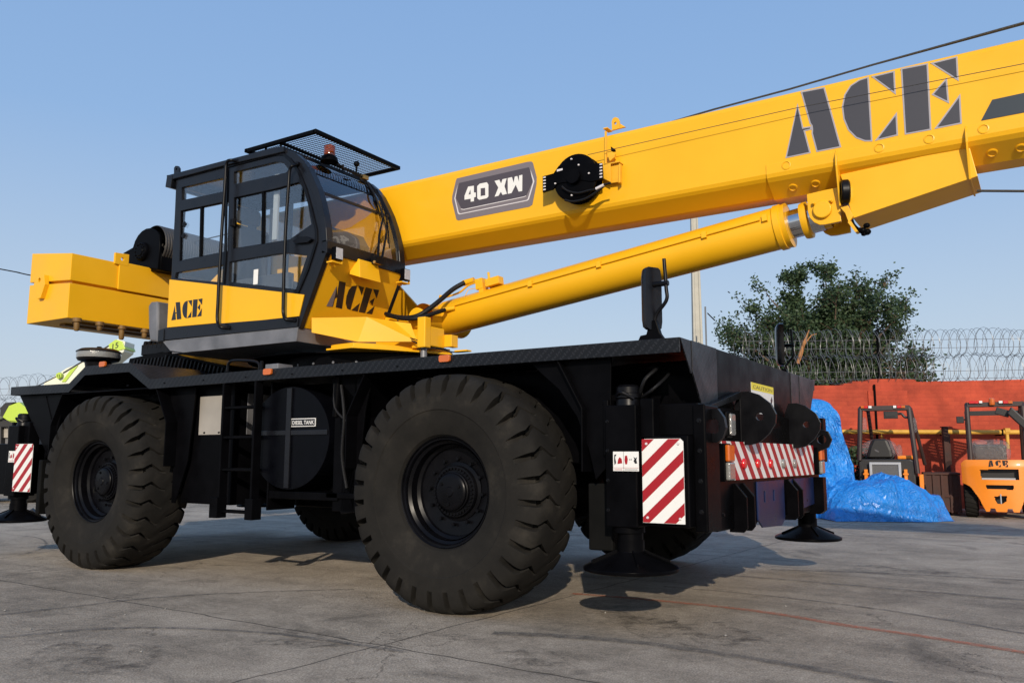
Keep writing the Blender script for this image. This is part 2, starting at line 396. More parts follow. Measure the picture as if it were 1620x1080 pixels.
def worn_fn(col, lo, hi, scale):
    def fn(nt, p, tc):
        l = nt.links; t = N(nt, 'ShaderNodeTexNoise', Scale=scale, Detail=8, Roughness=.8); l.new(tc.outputs['Object'], t.inputs['Vector'])
        r = nt.nodes.new('ShaderNodeMapRange'); l.new(t.outputs['Fac'], r.inputs[0])
        for k, x in zip(('From Min', 'From Max', 'To Min', 'To Max'), (.35, .65, lo, hi)): r.inputs[k].default_value = x
        l.new(r.outputs[0], p.inputs['Alpha'])
    return fn
M['orange_line'] = mat('worn_orange_line', (.50, .165, .085), .8, fn=worn_fn(None, .12, .85, 20))
M['skid'] = mat('skid_rubber', (.06, .056, .052), .8, fn=worn_fn(None, .0, .62, 9))
def strip(name, pix, w, m, label, z=.004):
    pts = [Q(a, b, 'z', z) for a, b in pix]; pts = smoothpath(pts, 8); mb = MB(); vs = []; k = len(pts)
    for i, p in enumerate(pts):
        t = (pts[min(i+1, k-1)]-pts[max(i-1, 0)]); t.z = 0; t.normalize(); n = Vector((-t.y, t.x, 0))
        ww = w*(1+.3*noise.noise(p*3)); vs += [p+n*ww/2, p-n*ww/2]
    mb.add(vs, [(2*i, 2*i+1, 2*i+3, 2*i+2) for i in range(k-1)])
    o = obj(name, mb, m, kind='structure', fixn=False); o['label'] = label
strip('painted_line', [(905, 938), (1040, 949), (1200, 966), (1330, 987), (1450, 1004), (1640, 1034)], .07, 'orange_line', 'faded orange line painted across the concrete')
strip('skid_mark', [(1050, 927), (1200, 940), (1400, 964), (1660, 1008)], .04, 'skid', 'dark tyre mark curving beside the orange line', .005)
strip('skid_mark', [(-20, 974), (120, 958), (250, 944), (400, 936), (560, 931)], .05, 'skid', 'dark tyre mark in front of the crane wheels', .006)
strip('skid_mark', [(1220, 900), (1400, 906), (1640, 918)], .06, 'skid', 'dark tyre mark right of the far outrigger', .007)

strip('skid_mark', [(-30, 1010), (200, 992), (420, 1000), (640, 1030)], .05, 'skid', 'faint dark tyre mark across the front of the yard', .0075)
strip('skid_mark', [(780, 1000), (980, 1012), (1250, 1050), (1500, 1100)], .09, 'skid', 'broad faint tyre mark near the camera', .008)
strip('skid_mark', [(1140, 908), (1350, 925), (1660, 952)], .05, 'skid', 'dark tyre mark right of the crane shadow', .0085)
strip('skid_mark', [(10, 845), (60, 850), (72, 862), (40, 875), (-30, 888)], .03, 'skid', 'thin curved dark line beside the rear outrigger pad', .009)
M['oil'] = mat('oil_stain', (.07, .06, .05), .6, spec=.4, fn=worn_fn(None, -.45, .55, 5))
for px_, py_, r_ in ((1110, 1000, .34), (470, 1010, .22), (850, 1040, .16), (1010, 975, .2), (160, 1040, .3), (1420, 900, .3)):
    c_ = Q(px_, py_, 'z', 0); b = MB(); k_ = 40
    b.add([(c_.x, c_.y, .003)]+[(c_.x+r_*1.5*math.cos(2*math.pi*i/k_)*(1+.3*noise.noise(Vector((math.cos(2*math.pi*i/k_)*1.4, math.sin(2*math.pi*i/k_)*1.4, px_)))), c_.y+r_*math.sin(2*math.pi*i/k_)*(1+.3*noise.noise(Vector((math.cos(2*math.pi*i/k_)*1.4, math.sin(2*math.pi*i/k_)*1.4, px_+9)))), .003) for i in range(k_)], [(0, i+1, (i+1) % k_+1) for i in range(k_)])
    o = obj('oil_stain', b, 'oil', kind='structure', fixn=False); o['label'] = 'dark oily stain soaked into the concrete'

# ================================================================== CRANE
YC = 1.88
CR = root('mobile_crane', 'big yellow and black rough terrain crane with a long telescopic boom, filling the yard', 'crane', (-2.1, YC, 0))
OFF[CR] = Vector((-2.1, YC, 0))

# ---------------- lettering outlines, traced once on the boom plane
YB = 1.62
LZ = dict(ox=1150, oy=20, sc_=2.8426)
glyph = [
 [(318, 408), (344, 517), (380, 511), (382, 527), (352, 534), (378, 632), (263, 656)],
 [(332, 356), (440, 335), (515, 606), (403, 628), (381, 545), (382, 527), (380, 511), (372, 500)],
 [(638, 288), (655, 580), (620, 580), (580, 565), (545, 530), (524, 480), (517, 425), (528, 370), (555, 328), (595, 302)],
 [(648, 288), (755, 262), (760, 370)],
 [(765, 447), (770, 553), (665, 578)],
 [(782, 252), (905, 228), (920, 528), (800, 550)],
 [(914, 228), (1037, 197), (1043, 310)],
 [(990, 292), (1000, 410), (920, 370)],
 [(1050, 365), (1057, 500), (932, 525)]]
GL = [XZ(g_, YB, **LZ) for g_ in glyph]
gx0 = min(p[0] for g_ in GL for p in g_); gx1 = max(p[0] for g_ in GL for p in g_)
BSL = (3.784-3.735)/5.2     # boom slope
def deslope(p): return (p[0], p[1]-BSL*p[0])
GD = [[deslope(p) for p in g_] for g_ in GL]
gz0 = min(p[1] for g_ in GD for p in g_); gz1 = max(p[1] for g_ in GD for p in g_)
GN = [[((a-gx0)/(gx1-gx0), (b-gz0)/(gz1-gz0)) for a, b in g_] for g_ in GD]   # unit letters
def inset(poly, d):
    n = len(poly); ar = sum(poly[i][0]*poly[(i+1) % n][1]-poly[(i+1) % n][0]*poly[i][1] for i in range(n)); sg = 1 if ar > 0 else -1
    out = []
    for i in range(n):
        p0, p1, p2 = Vector(poly[i-1]), Vector(poly[i]), Vector(poly[(i+1) % n])
        e1 = (p1-p0).normalized(); e2 = (p2-p1).normalized()
        n1 = Vector((-e1.y, e1.x))*sg; n2 = Vector((-e2.y, e2.x))*sg
        b = n1+n2; k = b.length
        if k < 1e-6: out.append(tuple(p1)); continue
        b /= k; c = max(b.dot(n1), .33); q = p1+b*(d/c); out.append((q.x, q.y))
    return out

# ---------------- boom
BX0, BX1 = -4.2, 7.6
def bz(x, z): return z+BSL*x
prof = [(1.62, 3.145), (1.62, 3.70), (1.635, 3.735), (1.67, 3.75), (2.07, 3.75), (2.12, 3.70), (2.12, 3.14), (2.10, 3.09), (2.0, 3.012), (1.965, 3.004), (1.83, 3.004), (1.80, 3.010), (1.655, 3.096), (1.632, 3.118)]
# the top of the near face lies on the measured line
prof = [(y, z+(.01 if z > 3.5 else 0)) for y, z in prof]
b = MB()
n = len(prof); vs = [(BX0, y, bz(BX0, z)) for y, z in prof]+[(BX1, y, bz(BX1, z)) for y, z in prof]
b.add(vs, [(i, (i+1) % n, (i+1) % n+n, i+n) for i in range(n)]+[tuple(range(n)), tuple(range(2*n-1, n-1, -1))])
boom = obj('boom', b, 'yellow', CR, bevel=.012)
# heavier head sleeve with punched dimples on its lower flank
b = MB()
xs = Q(1213, 300, 'y', 1.612).x
pr2 = [(1.612, 3.135), (1.612, 3.34), (1.620, 3.34), (1.620, 3.12), (1.755, 2.985)]
sl = [(1.612, 3.14), (1.612, 3.215), (1.622, 3.215), (1.622, 3.14), (1.655, 3.094), (1.81, 3.002), (1.99, 2.998), (1.99, 2.990), (1.808, 2.993), (1.650, 3.086), (1.622, 3.112)]
n = len(sl); vs = [(xs, y, bz(xs, z)) for y, z in sl]+[(BX1, y, bz(BX1, z)) for y, z in sl]
b.add(vs, [(i, (i+1) % n, (i+1) % n+n, i+n) for i in range(n)]+[tuple(range(n)), tuple(range(2*n-1, n-1, -1))])
obj('boom_doubler_plate', b, 'yellow', boom, bevel=.003)
# dimples: shallow round bosses with a rim
b = MB()
for (px, py) in ((1244, 261.5), (1391, 234), (1470, 220), (1556, 204)):
    p = Q(px, py, 'y', 1.612); b.lathe([(.034, .010), (.034, -.004), (.026, -.006), (.024, .004), (0.0001, .004)], p, (0, 1, 0), 20)
for (px, py) in ((1251, 294), (1287, 288), (1569, 239), (1615, 231)):
    p = Q(px, py, 'y', 1.66); nn = Vector((0, .52, .85)).normalized()
    p = Vector((p.x, 1.725, bz(p.x, 3.040)))
    b.lathe([(.034, .004), (.034, -.004), (.026, -.007), (.024, -.002), (0.0001, -.002)], p, nn, 20)
obj_split('boom_dimple', b, 'yellow', boom)
# letters
b = MB()
for g_ in GL: b.xz(g_, 1.6175, 1.6215)
for g_ in GL: b.xz(inset(g_, .0105), 1.6160, 1.6170, mi=1)
obj('lettering', b, ['letteredge', 'lettergrey'], boom, label='large grey stencil letters A C E on the boom side')
b = MB()
st = XZ([(1193, 393), (1600, 305), (1600, 400), (1143, 487)], YB, **LZ)
st = [(x, z) for x, z in st]
b.xz(st, 1.6165, 1.6205); obj('dark_stripe', b, 'stripe_dark', boom)
# model badge
BZ_ = dict(ox=715, oy=250, sc_=10.8)
b = MB()
b.xz(XZ([(88, 350), (1290, 68), (1360, 62), (1385, 85), (1450, 330), (1445, 450), (1375, 800), (1320, 835), (110, 1068), (78, 1050), (5, 745), (8, 650), (70, 385)], YB, **BZ_), 1.6175, 1.6215, mi=0)
b.xz(XZ([(45, 690), (105, 950), (130, 968), (1285, 735), (1318, 712), (1412, 400), (1395, 345), (1345, 205), (1370, 350), (1388, 410), (1300, 700), (1275, 722), (150, 950), (120, 935), (62, 690), (100, 470)], YB, **BZ_), 1.6160, 1.6172, mi=2)
b.xz(XZ([(125, 430), (1320, 160), (1385, 385), (1375, 425), (1270, 650), (1235, 668), (205, 880), (165, 865), (75, 690), (78, 640)], YB, **BZ_), 1.6158, 1.6170, mi=1)
b.xz(XZ([(160, 868), (205, 876), (1235, 660), (1268, 645), (1275, 655), (1240, 672), (205, 890), (155, 880)], YB, **BZ_), 1.6148, 1.6156, mi=2)
WHT = [([(282, 492), (380, 477), (380, 592), (412, 592), (412, 668), (383, 678), (380, 742), (325, 750), (325, 698), (220, 716), (220, 650)], [[(322, 540), (326, 622), (288, 628)]]),
       ([(480, 442), (600, 418), (628, 455), (628, 660), (600, 690), (470, 718), (438, 690), (436, 485)], [[(495, 522), (572, 512), (575, 640), (495, 655)]]),
       ([(733, 396), (815, 375), (845, 440), (868, 368), (940, 350), (902, 485), (945, 615), (870, 634), (842, 580), (800, 648), (735, 664), (798, 508)], []),
       ([(958, 348), (1030, 330), (1060, 425), (1078, 322), (1122, 312), (1150, 410), (1152, 303), (1208, 290), (1205, 568), (1145, 578), (1095, 460), (1022, 603), (960, 616)], [])]
for o_, h_ in WHT: b.xz(XZ(o_, YB, **BZ_), 1.6146, 1.6156, [XZ(q, YB, **BZ_) for q in h_], mi=3)
obj('model_badge', b, ['badgegrey', 'badgedark', 'silver', 'white'], boom, label='grey six sided badge reading 40 XW')
# cable reel
RZ_ = dict(ox=855, oy=235, sc_=10.8)
b = MB()
yr = 1.48
disc = Q(855+600/10.8, 235+500/10.8, 'y', yr); rr_ = (Q(855+600/10.8, 235+100/10.8, 'y', yr).z-Q(855+600/10.8, 235+905/10.8, 'y', yr).z)/2
b.lathe([(.0001, -.055), (rr_*.30, -.055), (rr_*.32, -.012), (rr_*.93, -.012), (rr_, -.004), (rr_, .012), (rr_*.6, .014), (rr_*.6, .085), (rr_, .087), (rr_, .105), (.0001, .105)], disc, (0, 1, 0), 40)
b.xz(XZ([(45, 480), (230, 430), (320, 300), (900, 250), (960, 262), (1055, 248), (1070, 520), (880, 570), (700, 540), (300, 600), (215, 700), (45, 755)], yr-.014, **RZ_), yr-.022, yr-.002)
b.box(disc.x-.02, disc.x+.02, yr+.1, 1.62, disc.z-.12, disc.z+.12)
for px, py in ((530, 182), (655, 282), (830, 425), (655, 505), (255, 600), (535, 800)):
    p = Q(855+px/10.8, 235+py/10.8, 'y', yr-.022); b.lathe([(.0001, -.008), (.007, -.008), (.009, 0), (.009, .004)], p, (0, 1, 0), 8, mi=1)
b.xz(XZ([(280, 362), (378, 338), (380, 370), (282, 398)], yr-.022, **RZ_), yr-.024, yr-.0225, mi=1)
for i in range(5):
    for px, py in ((70, 495+i*52), (1035, 272+i*54)):
        p = Q(855+px/10.8, 235+py/10.8, 'y', yr-.022); b.box(p.x-.012, p.x+.012, yr-.026, yr-.021, p.z-.006, p.z+.006, mi=1)
reel = obj('cable_reel', b, ['black', 'silver'], boom, bevel=.002)
b = MB()
b.tube(smoothpath([Q(855+a/10.8, 235+c/10.8, 'y', yr-.04) for a, c in ((370, 650), (470, 725), (640, 760), (830, 715), (960, 690), (1090, 620), (1200, 590))]), .009)
b.tube(smoothpath([Q(855+a/10.8, 235+c/10.8, 'y', yr-.03) for a, c in ((420, 880), (560, 905), (760, 860), (930, 760), (1090, 640))]), .010)
obj('cable', b, 'hose', reel)
b = MB(); p = [Q(855+950/10.8, 235+690/10.8, 'y', yr-.042), Q(855+1085/10.8, 235+622/10.8, 'y', yr-.042)]; b.tube(p, .013, mi=0); obj('cable_sleeve', b, 'silver', reel)
# guide bracket right of the reel, with a lug on top of the boom
b = MB()
KZ = dict(ox=920, oy=170, sc_=7.2)
def K(pts, y): return XZ(pts, y, **KZ)
b.xz(K([(262, 270), (282, 270), (282, 640), (262, 640)], 1.56), 1.56, 1.575)
b.xz(K([(245, 640), (330, 640), (330, 850), (250, 810)], 1.54), 1.54, 1.548)
b.xz(K([(330, 660), (425, 640), (420, 850), (330, 862)], 1.57), 1.57, 1.58)
b.xz(K([(425, 640), (440, 640), (438, 850), (420, 862)], 1.54), 1.54, 1.58)
q = K([(262, 640), (420, 850)], 1.56); b.box(q[0][0], q[1][0]+.02, 1.54, 1.62, q[0][1]-.02, q[0][1]-.01)
q = K([(290, 500), (390, 600)], 1.57)
b.xz(K([(290, 515), (345, 500), (392, 535), (380, 575), (330, 620)], 1.565), 1.55, 1.575)
b.xz(K([(340, 450), (385, 480), (385, 505), (345, 505)], 1.565), 1.55, 1.575, mi=1)
b.xz(K([(282, 262), (330, 250), (330, 262), (282, 275)], 1.62), 1.56, 1.66)
o_ = K([(345, 262), (342, 160), (355, 125), (385, 110), (415, 122), (430, 155), (430, 240)], 1.64)
hc = K([(383, 182)], 1.64)[0]
b.xz(o_, 1.64, 1.66, [circ(hc[0], hc[1], .013, 12)])
b.xz(K([(430, 240), (430, 180), (500, 222)], 1.66), 1.66, 1.68)
obj('guide_bracket', b, ['yellow_dull', 'black'], boom, bevel=.002)
# thin line along the boom from the bracket, and hoist rope over the boom
b = MB()
a0 = Q(930, 245, 'y', 1.53); a1 = Vector((BX1, 1.58, bz(BX1, 3.56)))
b.tube([a0, Q(1260, 171, 'y', 1.545), Q(1620, 101, 'y', 1.56), Vector((7.5, 1.56, Q(1700, 85, 'y', 1.56).z+.04))], .0026, 6)
obj('sensor_line', b, 'rope', boom)
b = MB()
def ext(p, q, x=7.5): return p+(q-p)*((x-p.x)/(q.x-p.x))
b.tube([Vector((-5.2, 1.75, 3.62)), Vector((0, 1.80, 3.745)), Q(1130, 173, 'y', 1.80), Q(1250, 141, 'y', 1.80), Q(1380, 103, 'y', 1.80), Q(1620, 36, 'y', 1.80), ext(Q(1620, 36, 'y', 1.80), Q(1900, -38, 'y', 1.80))], .008, 8)
b.tube([Q(1130, 173, 'y', 1.83), Q(1250, 141, 'y', 1.83), Q(1380, 103, 'y', 1.83), Q(1620, 38, 'y', 1.83), ext(Q(1620, 38, 'y', 1.83), Q(1900, -33, 'y', 1.83))], .008, 8)
obj('hoist_rope', b, 'rope', CR)
# lift cylinder lug and belly fabrication below the sleeve
LG = dict(ox=1230, oy=270, sc_=9.0)
def Lg(pts, y): return XZ(pts, y, **LG)
b = MB()
lug = Lg([(415, 335), (670, 275), (870, 235), (905, 720), (690, 765), (600, 770), (520, 735), (460, 670), (432, 590)], 1.68)
lug = [(x, z) for x, z in lug]
pc = Lg([(645, 560)], 1.68)[0]
b.xz(lug, 1.68, 1.71); obj('lift_lug', b, 'yellow', boom, bevel=.004); b = MB(); b.xz(lug, 2.03, 2.06)
obj('lift_lug', b, 'yellow', boom, bevel=.004)
b = MB(); b.lathe([(.0001, -.03), (.060, -.03), (.066, -.024), (.066, .0)], (pc[0], 1.68, pc[1]), (0, 1, 0), 30)
b.lathe([(.05, .03), (.05, .35)], (pc[0], 1.68, pc[1]), (0, 1, 0), 24)
p = Lg([(520, 470), (760, 430)], 1.665); b.obox(((p[0][0]+p[1][0])/2, 1.662, (p[0][1]+p[1][1])/2), (p[1][0]-p[0][0], 0, p[1][1]-p[0][1]), (0, 1, 0), (-(p[1][1]-p[0][1]), 0, p[1][0]-p[0][0]), .075, .006, .012)
for q in p: b.lathe([(.0001, -.015), (.009, -.015), (.009, 0)], (q[0], 1.655, q[1]), (0, 1, 0), 6)
obj('lug_pin', b, 'yellow', boom, bevel=.002)
b = MB()
RA = dict(ox=1150, oy=20, sc_=2.8426)
def Ra(pts, y): return XZ(pts, y, **RA)
YW = 1.66
belly = Ra([(520, 728), (1080, 612), (1118, 715), (570, 925)], YW)
# side plates of the belly box and its sloping bottom
up = Ra([(510, 728), (1090, 600)], YW)
side = [up[0], up[1], Ra([(1128, 735)], YW)[0], Ra([(566, 925)], YW)[0]]
b.xz(side, YW, 2.072)
obj('belly_box', b, 'yellow', boom, bevel=.004)
# ribs: thin upright gussets at both ends of the belly
b = MB()
r1x = Ra([(500, 630)], 1.61)[0]
def rib(x, ztop, zbot, mb, out=.05, yb=1.61):
    f = [(yb-.035, ztop), (1.62, ztop+.06), (1.615, bz(x, 3.13)), (1.80, bz(x, 3.0)), (1.97, bz(x, 2.995)), (2.08, zbot), (1.64, zbot), (yb-.035, bz(x, 3.1))]
    mb.yz(f, x, x+.012)
r_a = Ra([(487, 630), (515, 760)], 1.60); r_b = Ra([(1070, 525), (1100, 720), (1128, 800)], 1.60)
rib(r_a[0][0], r_a[0][1]-.03, side[3][1]+.1, b); obj('gusset', b, 'yellow', boom, bevel=.002)
b = MB(); rib(r_b[0][0]+.0, r_b[0][1]-.03, side[2][1]-.02, b); obj('gusset', b, 'yellow', boom, bevel=.002)
# hose reel end / sheave seen in the belly opening
b = MB(); c = Lg([(985, 320)], 1.72)[0]
b.lathe([(.0001, -.03), (.08, -.03), (.09, -.02), (.09, .02), (.08, .03), (.0001, .03)], (c[0], 1.655, c[1]-.01), (.95, .3, 0), 28, mi=0)
b.lathe([(.0001, .031), (.05, .031), (.055, .028)], (c[0], 1.655, c[1]-.01), (.95, .3, 0), 20, mi=1)
obj('deflector_sheave', b, ['black_gloss', 'chrome'], boom)
b = MB(); q = Lg([(890, 520), (1000, 490), (1075, 640), (1010, 735), (960, 600)], 1.62)
b.xz(q, 1.63, 1.66); q = Lg([(1000, 735), (1050, 720), (1150, 870), (1110, 880)], 1.64); b.xz(q, 1.63, 1.70)
obj('sensor_bracket', b, 'yellow_dull', boom, bevel=.002)
b = MB()
for c, r_ in (((1170, 840), .018), ((1215, 860), .028), ((1270, 870), .03), ((1275, 790), .024), ((1230, 900), .02)):
    p = Lg([c], 1.70)[0]; b.ball((p[0], 1.70+random.uniform(-.02, .02), p[1]), r_, r_*.8, r_*.8, 7)
p = Lg([(1040, 560), (1180, 850)], 1.69); b.tube(smoothpath([(p[0][0], 1.68, p[0][1]), (p[0][0]+.02, 1.66, (p[0][1]+p[1][1])/2-.03), (p[1][0], 1.70, p[1][1])]), .009)
obj('boom_sensor', b, 'black', boom)
b = MB(); a0 = Q(1545, 302, 'y', 1.9); a1 = Q(1700, 303, 'y', 1.9); b.tube([a0, ext(a0, a1)], .009, 8); obj('pendant_line', b, 'rope', boom)

# ---------------- lift cylinder
yc = 1.87
pa = Q(1250, 356, 'y', yc); pb = Q(732, 497, 'y', yc); ax = (pa-pb).normalized()
rad = (Q(1238, 325, 'y', yc)-Q(1262, 386, 'y', yc)).length/2*.99
b = MB(); L_ = (pa-pb).length
b.lathe([(.0001, -.28), (rad*.7, -.27), (rad*.93, -.22), (rad, -.17), (rad, L_-.10), (rad*1.07, L_-.09), (rad*1.07, L_-.045), (rad*1.02, L_-.04), (rad*1.05, L_), (rad*.6, L_+.004)], pb, ax, 48)
cyl = obj('lift_cylinder', b, 'yellow', CR)
b = MB(); b.lathe([(rad*.66, L_-.01), (rad*.66, L_+.25)], pb, ax, 32); obj('rod', b, 'chrome', cyl)
b = MB(); b.lathe([(rad*.66, L_+.10), (rad*.82, L_+.10), (rad*.85, L_+.12), (rad*.85, L_+.15), (rad*.62, L_+.16), (rad*.62, L_+.30)], pb, ax, 32); obj('rod_eye', b, 'yellow', cyl)
side_n = Vector((0, -1, 0)); upn = side_n.cross(ax).normalized()*-1
if upn.z < 0: upn = -upn
b = MB()
lift = (upn*.30+side_n*.95).normalized()*(rad+.012)
b.tube([pb+ax*(-.02)+lift, pb+ax*(L_-.18)+lift], .0085, 8)
for t in (.28, .50, .80, .955):
    c = pb+ax*L_*t+lift; b.obox(c-lift.normalized()*.004, ax, lift, upn.cross(ax) if False else ax.cross(lift), .02, .016, .03)
obj('pipe', b, 'yellow', cyl, bevel=.001)
b = MB()
c = Q(782, 446, 'y', 1.80)
b.obox(c, ax, upn, (0, 1, 0), .075, .036, .045); c2 = Q(762, 450, 'y', 1.80); b.obox(c2, ax, upn, (0, 1, 0), .04, .05, .05)
c3 = Q(773, 434, 'y', 1.80); b.tube([c3-upn*.08, c3+upn*.02], .012, 8); b.obox(Q(764, 459, 'y', 1.79), ax, upn, (0, 1, 0), .025, .03, .035)
b.tube([Q(752, 444, 'y', 1.80), c2], .020, 10)
b.tube(smoothpath([Q(755, 446, 'y', 1.80), Q(740, 452, 'y', 1.8), Q(726, 463, 'y', 1.8), Q(702, 471, 'y', 1.82)]), .010, 8)
b.tube([Q(698, 467, 'y', 1.8), Q(697, 476, 'y', 1.8)], .02, 8)
b.tube(smoothpath([Q(757, 456, 'y', 1.8), Q(742, 458, 'y', 1.8), Q(736, 468, 'y', 1.75)]), .004, 6)
obj('hydraulic_valve', b, 'yellow', cyl, bevel=.003)
b = MB()
b.tube(smoothpath([Q(735, 447, 'y', 1.78), Q(716, 458, 'y', 1.70), Q(690, 480, 'y', 1.55), Q(664, 498, 'y', 1.43), Q(640, 503, 'y', 1.40), Q(612, 498, 'y', 1.40)]), .023, 12)
b.tube(smoothpath([Q(704, 490, 'y', 1.64), Q(676, 499, 'y', 1.46), Q(655, 504, 'y', 1.38), Q(630, 503, 'y', 1.36), Q(610, 496, 'y', 1.38)]), .019, 12)
obj_split('hydraulic_hose', b, 'hose', CR)
b = MB(); b.tube([Q(733, 448, 'y', 1.79), Q(750, 443, 'y', 1.80)], .028, 10); b.tube([Q(702, 490, 'y', 1.665), Q(720, 487, 'y', 1.70)], .022, 10)
obj_split('hose_fitting', b, 'yellow', CR)

# ---------------- slewing platform
b = MB()
b.xy([(-2.3, 1.5), (-1.95, 1.5), (-1.85, .78), (-1.52, .76), (-1.40, .95), (-1.23, 1.29), (-1.08, 1.62), (-1.6, 2.3), (-2.3, 2.3)], 1.972, 1.990)
b.xy([(-2.3, 1.5), (-1.95, 1.5), (-1.85, .84), (-1.56, .82), (-1.46, .98), (-1.29, 1.32), (-1.12, 1.64), (-1.64, 2.26), (-2.3, 2.26)], 1.995, 2.03)
sp_ = [(-4.95, 2.25), (-3.2, 2.22), (-2.4, 2.03), (-1.0, 2.03), (-1.0, 2.14), (-1.2, 2.15), (-1.36, 2.22), (-1.5, 2.30), (-1.8, 2.42), (-2.4, 3.0), (-3.4, 3.2), (-4.2, 3.15), (-4.95, 2.7)]
b.xz(sp_, 1.5, 1.53); b.xz([(x if x < -1.7 else -1.7, z) for x, z in sp_ if x < -1.7 or z < 2.1]+[], 2.23, 2.26)
b.box(-1.06, -1.0, 1.53, 1.60, 2.03, 2.14)
b.box(-1.0, -.86, 1.54, 1.62, 1.985, 2.0)
plat = obj('slewing_platform', b, 'yellow', CR, bevel=.004)
b = MB(); pq = Q(657, 492, 'y', 1.46); b.lathe([(.0001, 1.465), (.085, 1.465), (.095, 1.475), (.095, 1.50)], (pq.x, 0, pq.z-.06), (0, 1, 0), 28); b.lathe([(.13, 1.56), (.13, 2.2)], (pq.x, 0, pq.z-.04), (0, 1, 0), 24)
obj('foot_pin', b, 'yellow', plat)
b = MB()
c = Q(671, 520, 'y', 1.25); t_ = Q(671, 502, 'y', 1.25); bt = Q(674, 550, 'y', 1.25)
b.box(c.x-.045, c.x+.045, 1.205, 1.295, bt.z, t_.z); b.box(c.x-.16, c.x-.05, 1.27, 1.5, bt.z+.01, bt.z+.15); b.box(c.x-.13, c.x-.045, 1.24, 1.26, bt.z+.06, bt.z+.12)
b.box(c.x-.04, c.x+.04, 1.29, 1.5, bt.z+.02, bt.z+.2)
obj('lock_pin_housing', b, 'yellow', plat, bevel=.012)
b = MB(); b.tube([(c.x, 1.25, bt.z), (c.x, 1.25, bt.z-.13)], .03, 16); obj('lock_pin', b, 'grey_steel', plat)
b = MB()
for k, (p0, p1, p2) in enumerate((((628, 503), (640, 530), (662, 544)), ((636, 532), (655, 536), (664, 540)), ((690, 550), (705, 552), (716, 560)))):
    b.tube(smoothpath([Q(*p0, 'y', 1.22), Q(*p1, 'y', 1.2), Q(*p2, 'y', 1.22)]), .005, 6)
b.tube(smoothpath([Q(660, 552, 'y', 1.2), Q(690, 551, 'y', 1.25), Q(718, 557, 'y', 1.4), Q(735, 556, 'y', 1.5)]), .006, 6)
obj_split('small_hose', b, 'hose', plat)
b = MB(); b.lathe([(1.0, 1.74), (1.0, 1.955), (.93, 1.968)], (-2.1, YC, 0), (0, 0, 1), 64)
b.lathe([(.0001, 1.962), (1.15, 1.962), (1.15, 1.971)], (-2.4, YC, 0), (0, 0, 1), 64)
for i in range(28):
    a = 2*math.pi*i/28; b.lathe([(.0001, -.008), (.012, -.008), (.012, .01)], (-2.1+1.0*math.cos(a), YC+1.0*math.sin(a), 1.88), (-math.cos(a), -math.sin(a), 0), 8, mi=1)
obj('slewing_ring', b, ['black', 'grey_steel'], CR)
# step bracket in front of the cab
b = MB()
f0, f1 = .98, 1.5
xa = Q(493, 503, 'y', .78); xb = Q(493, 525, 'y', .78)
b.add([Q(493, 503, 'y', .60), Q(493, 526, 'y', .60), Q(566, 541, 'y', .90), Q(660, 541, 'y', 1.25), Q(650, 512, 'y', 1.25), Q(624, 509, 'y', 1.2), Q(580, 502, 'y', .95)],
      [(0, 1, 2, 6), (6, 2, 3, 5), (5, 3, 4)])
o = obj('step_bracket', b, 'yellow', plat); sm_ = o.modifiers.new('thick', 'SOLIDIFY'); sm_.thickness = .012; sm_.offset = -1

# ---------------- counterweight
xf, xr = -5.35, -6.17; y0, y1 = .40, 3.36
b = MB()
b.add([(xr, y0, 3.335), (xf, y0, 3.235), (xf, y0, 2.935), (xr, y0, 2.995)]+[(xr, y1, 3.335), (xf, y1, 3.235), (xf, y1, 2.935), (xr, y1, 2.995)],
      [(0, 1, 2, 3), (7, 6, 5, 4), (0, 4, 5, 1), (1, 5, 6, 2), (2, 6, 7, 3), (3, 7, 4, 0)])
b.add([(xr, y0, 2.965), (xf, y0, 2.905), (xf, y0, 2.52), (xr, y0, 2.52)]+[(xr, y1, 2.965), (xf, y1, 2.905), (xf, y1, 2.52), (xr, y1, 2.52)],
      [(0, 1, 2, 3), (7, 6, 5, 4), (0, 4, 5, 1), (1, 5, 6, 2), (2, 6, 7, 3), (3, 7, 4, 0)])
b.box(xr+.05, xf-.05, y0+.05, y1-.05, 2.85, 3.05)
b.box(xf, xf+.02, .95, y1, 2.925, 3.25)
cw = obj('counterweight', b, 'yellow', CR, bevel=.006)
b = MB()
c = Q(68, 452, 'y', y0-.01)
b.xz([(c.x-.10, c.z+.07), (c.x+.08, c.z+.11), (c.x+.11, c.z+.0), (c.x+.04, c.z-.15), (c.x-.03, c.z-.15), (c.x-.13, c.z+.0)], y0-.05, y0, [circ(c.x-.01, c.z+.06, .025, 12)])
for (px, py) in ((193, 410), (265, 433)):
    q = Q(px, py, 'x', xf+.01); b.yz([(q.y-.09, q.z-.07), (q.y+.08, q.z-.07), (q.y+.08, q.z+.07), (q.y-.09, q.z+.06)], xf-.01, xf+.022, [circ(q.y, q.z, .02, 12)])
obj_split('lifting_lug', b, 'yellow', cw, bevel=.003)
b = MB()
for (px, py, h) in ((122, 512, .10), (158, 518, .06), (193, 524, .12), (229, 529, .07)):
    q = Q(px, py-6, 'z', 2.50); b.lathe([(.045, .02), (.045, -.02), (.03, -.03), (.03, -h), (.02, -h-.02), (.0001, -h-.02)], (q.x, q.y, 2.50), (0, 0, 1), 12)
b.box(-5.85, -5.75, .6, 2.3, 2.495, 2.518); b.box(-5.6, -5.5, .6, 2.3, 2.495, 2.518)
obj('underside_bolts', b, 'shade_yellow', cw, bevel=.001)

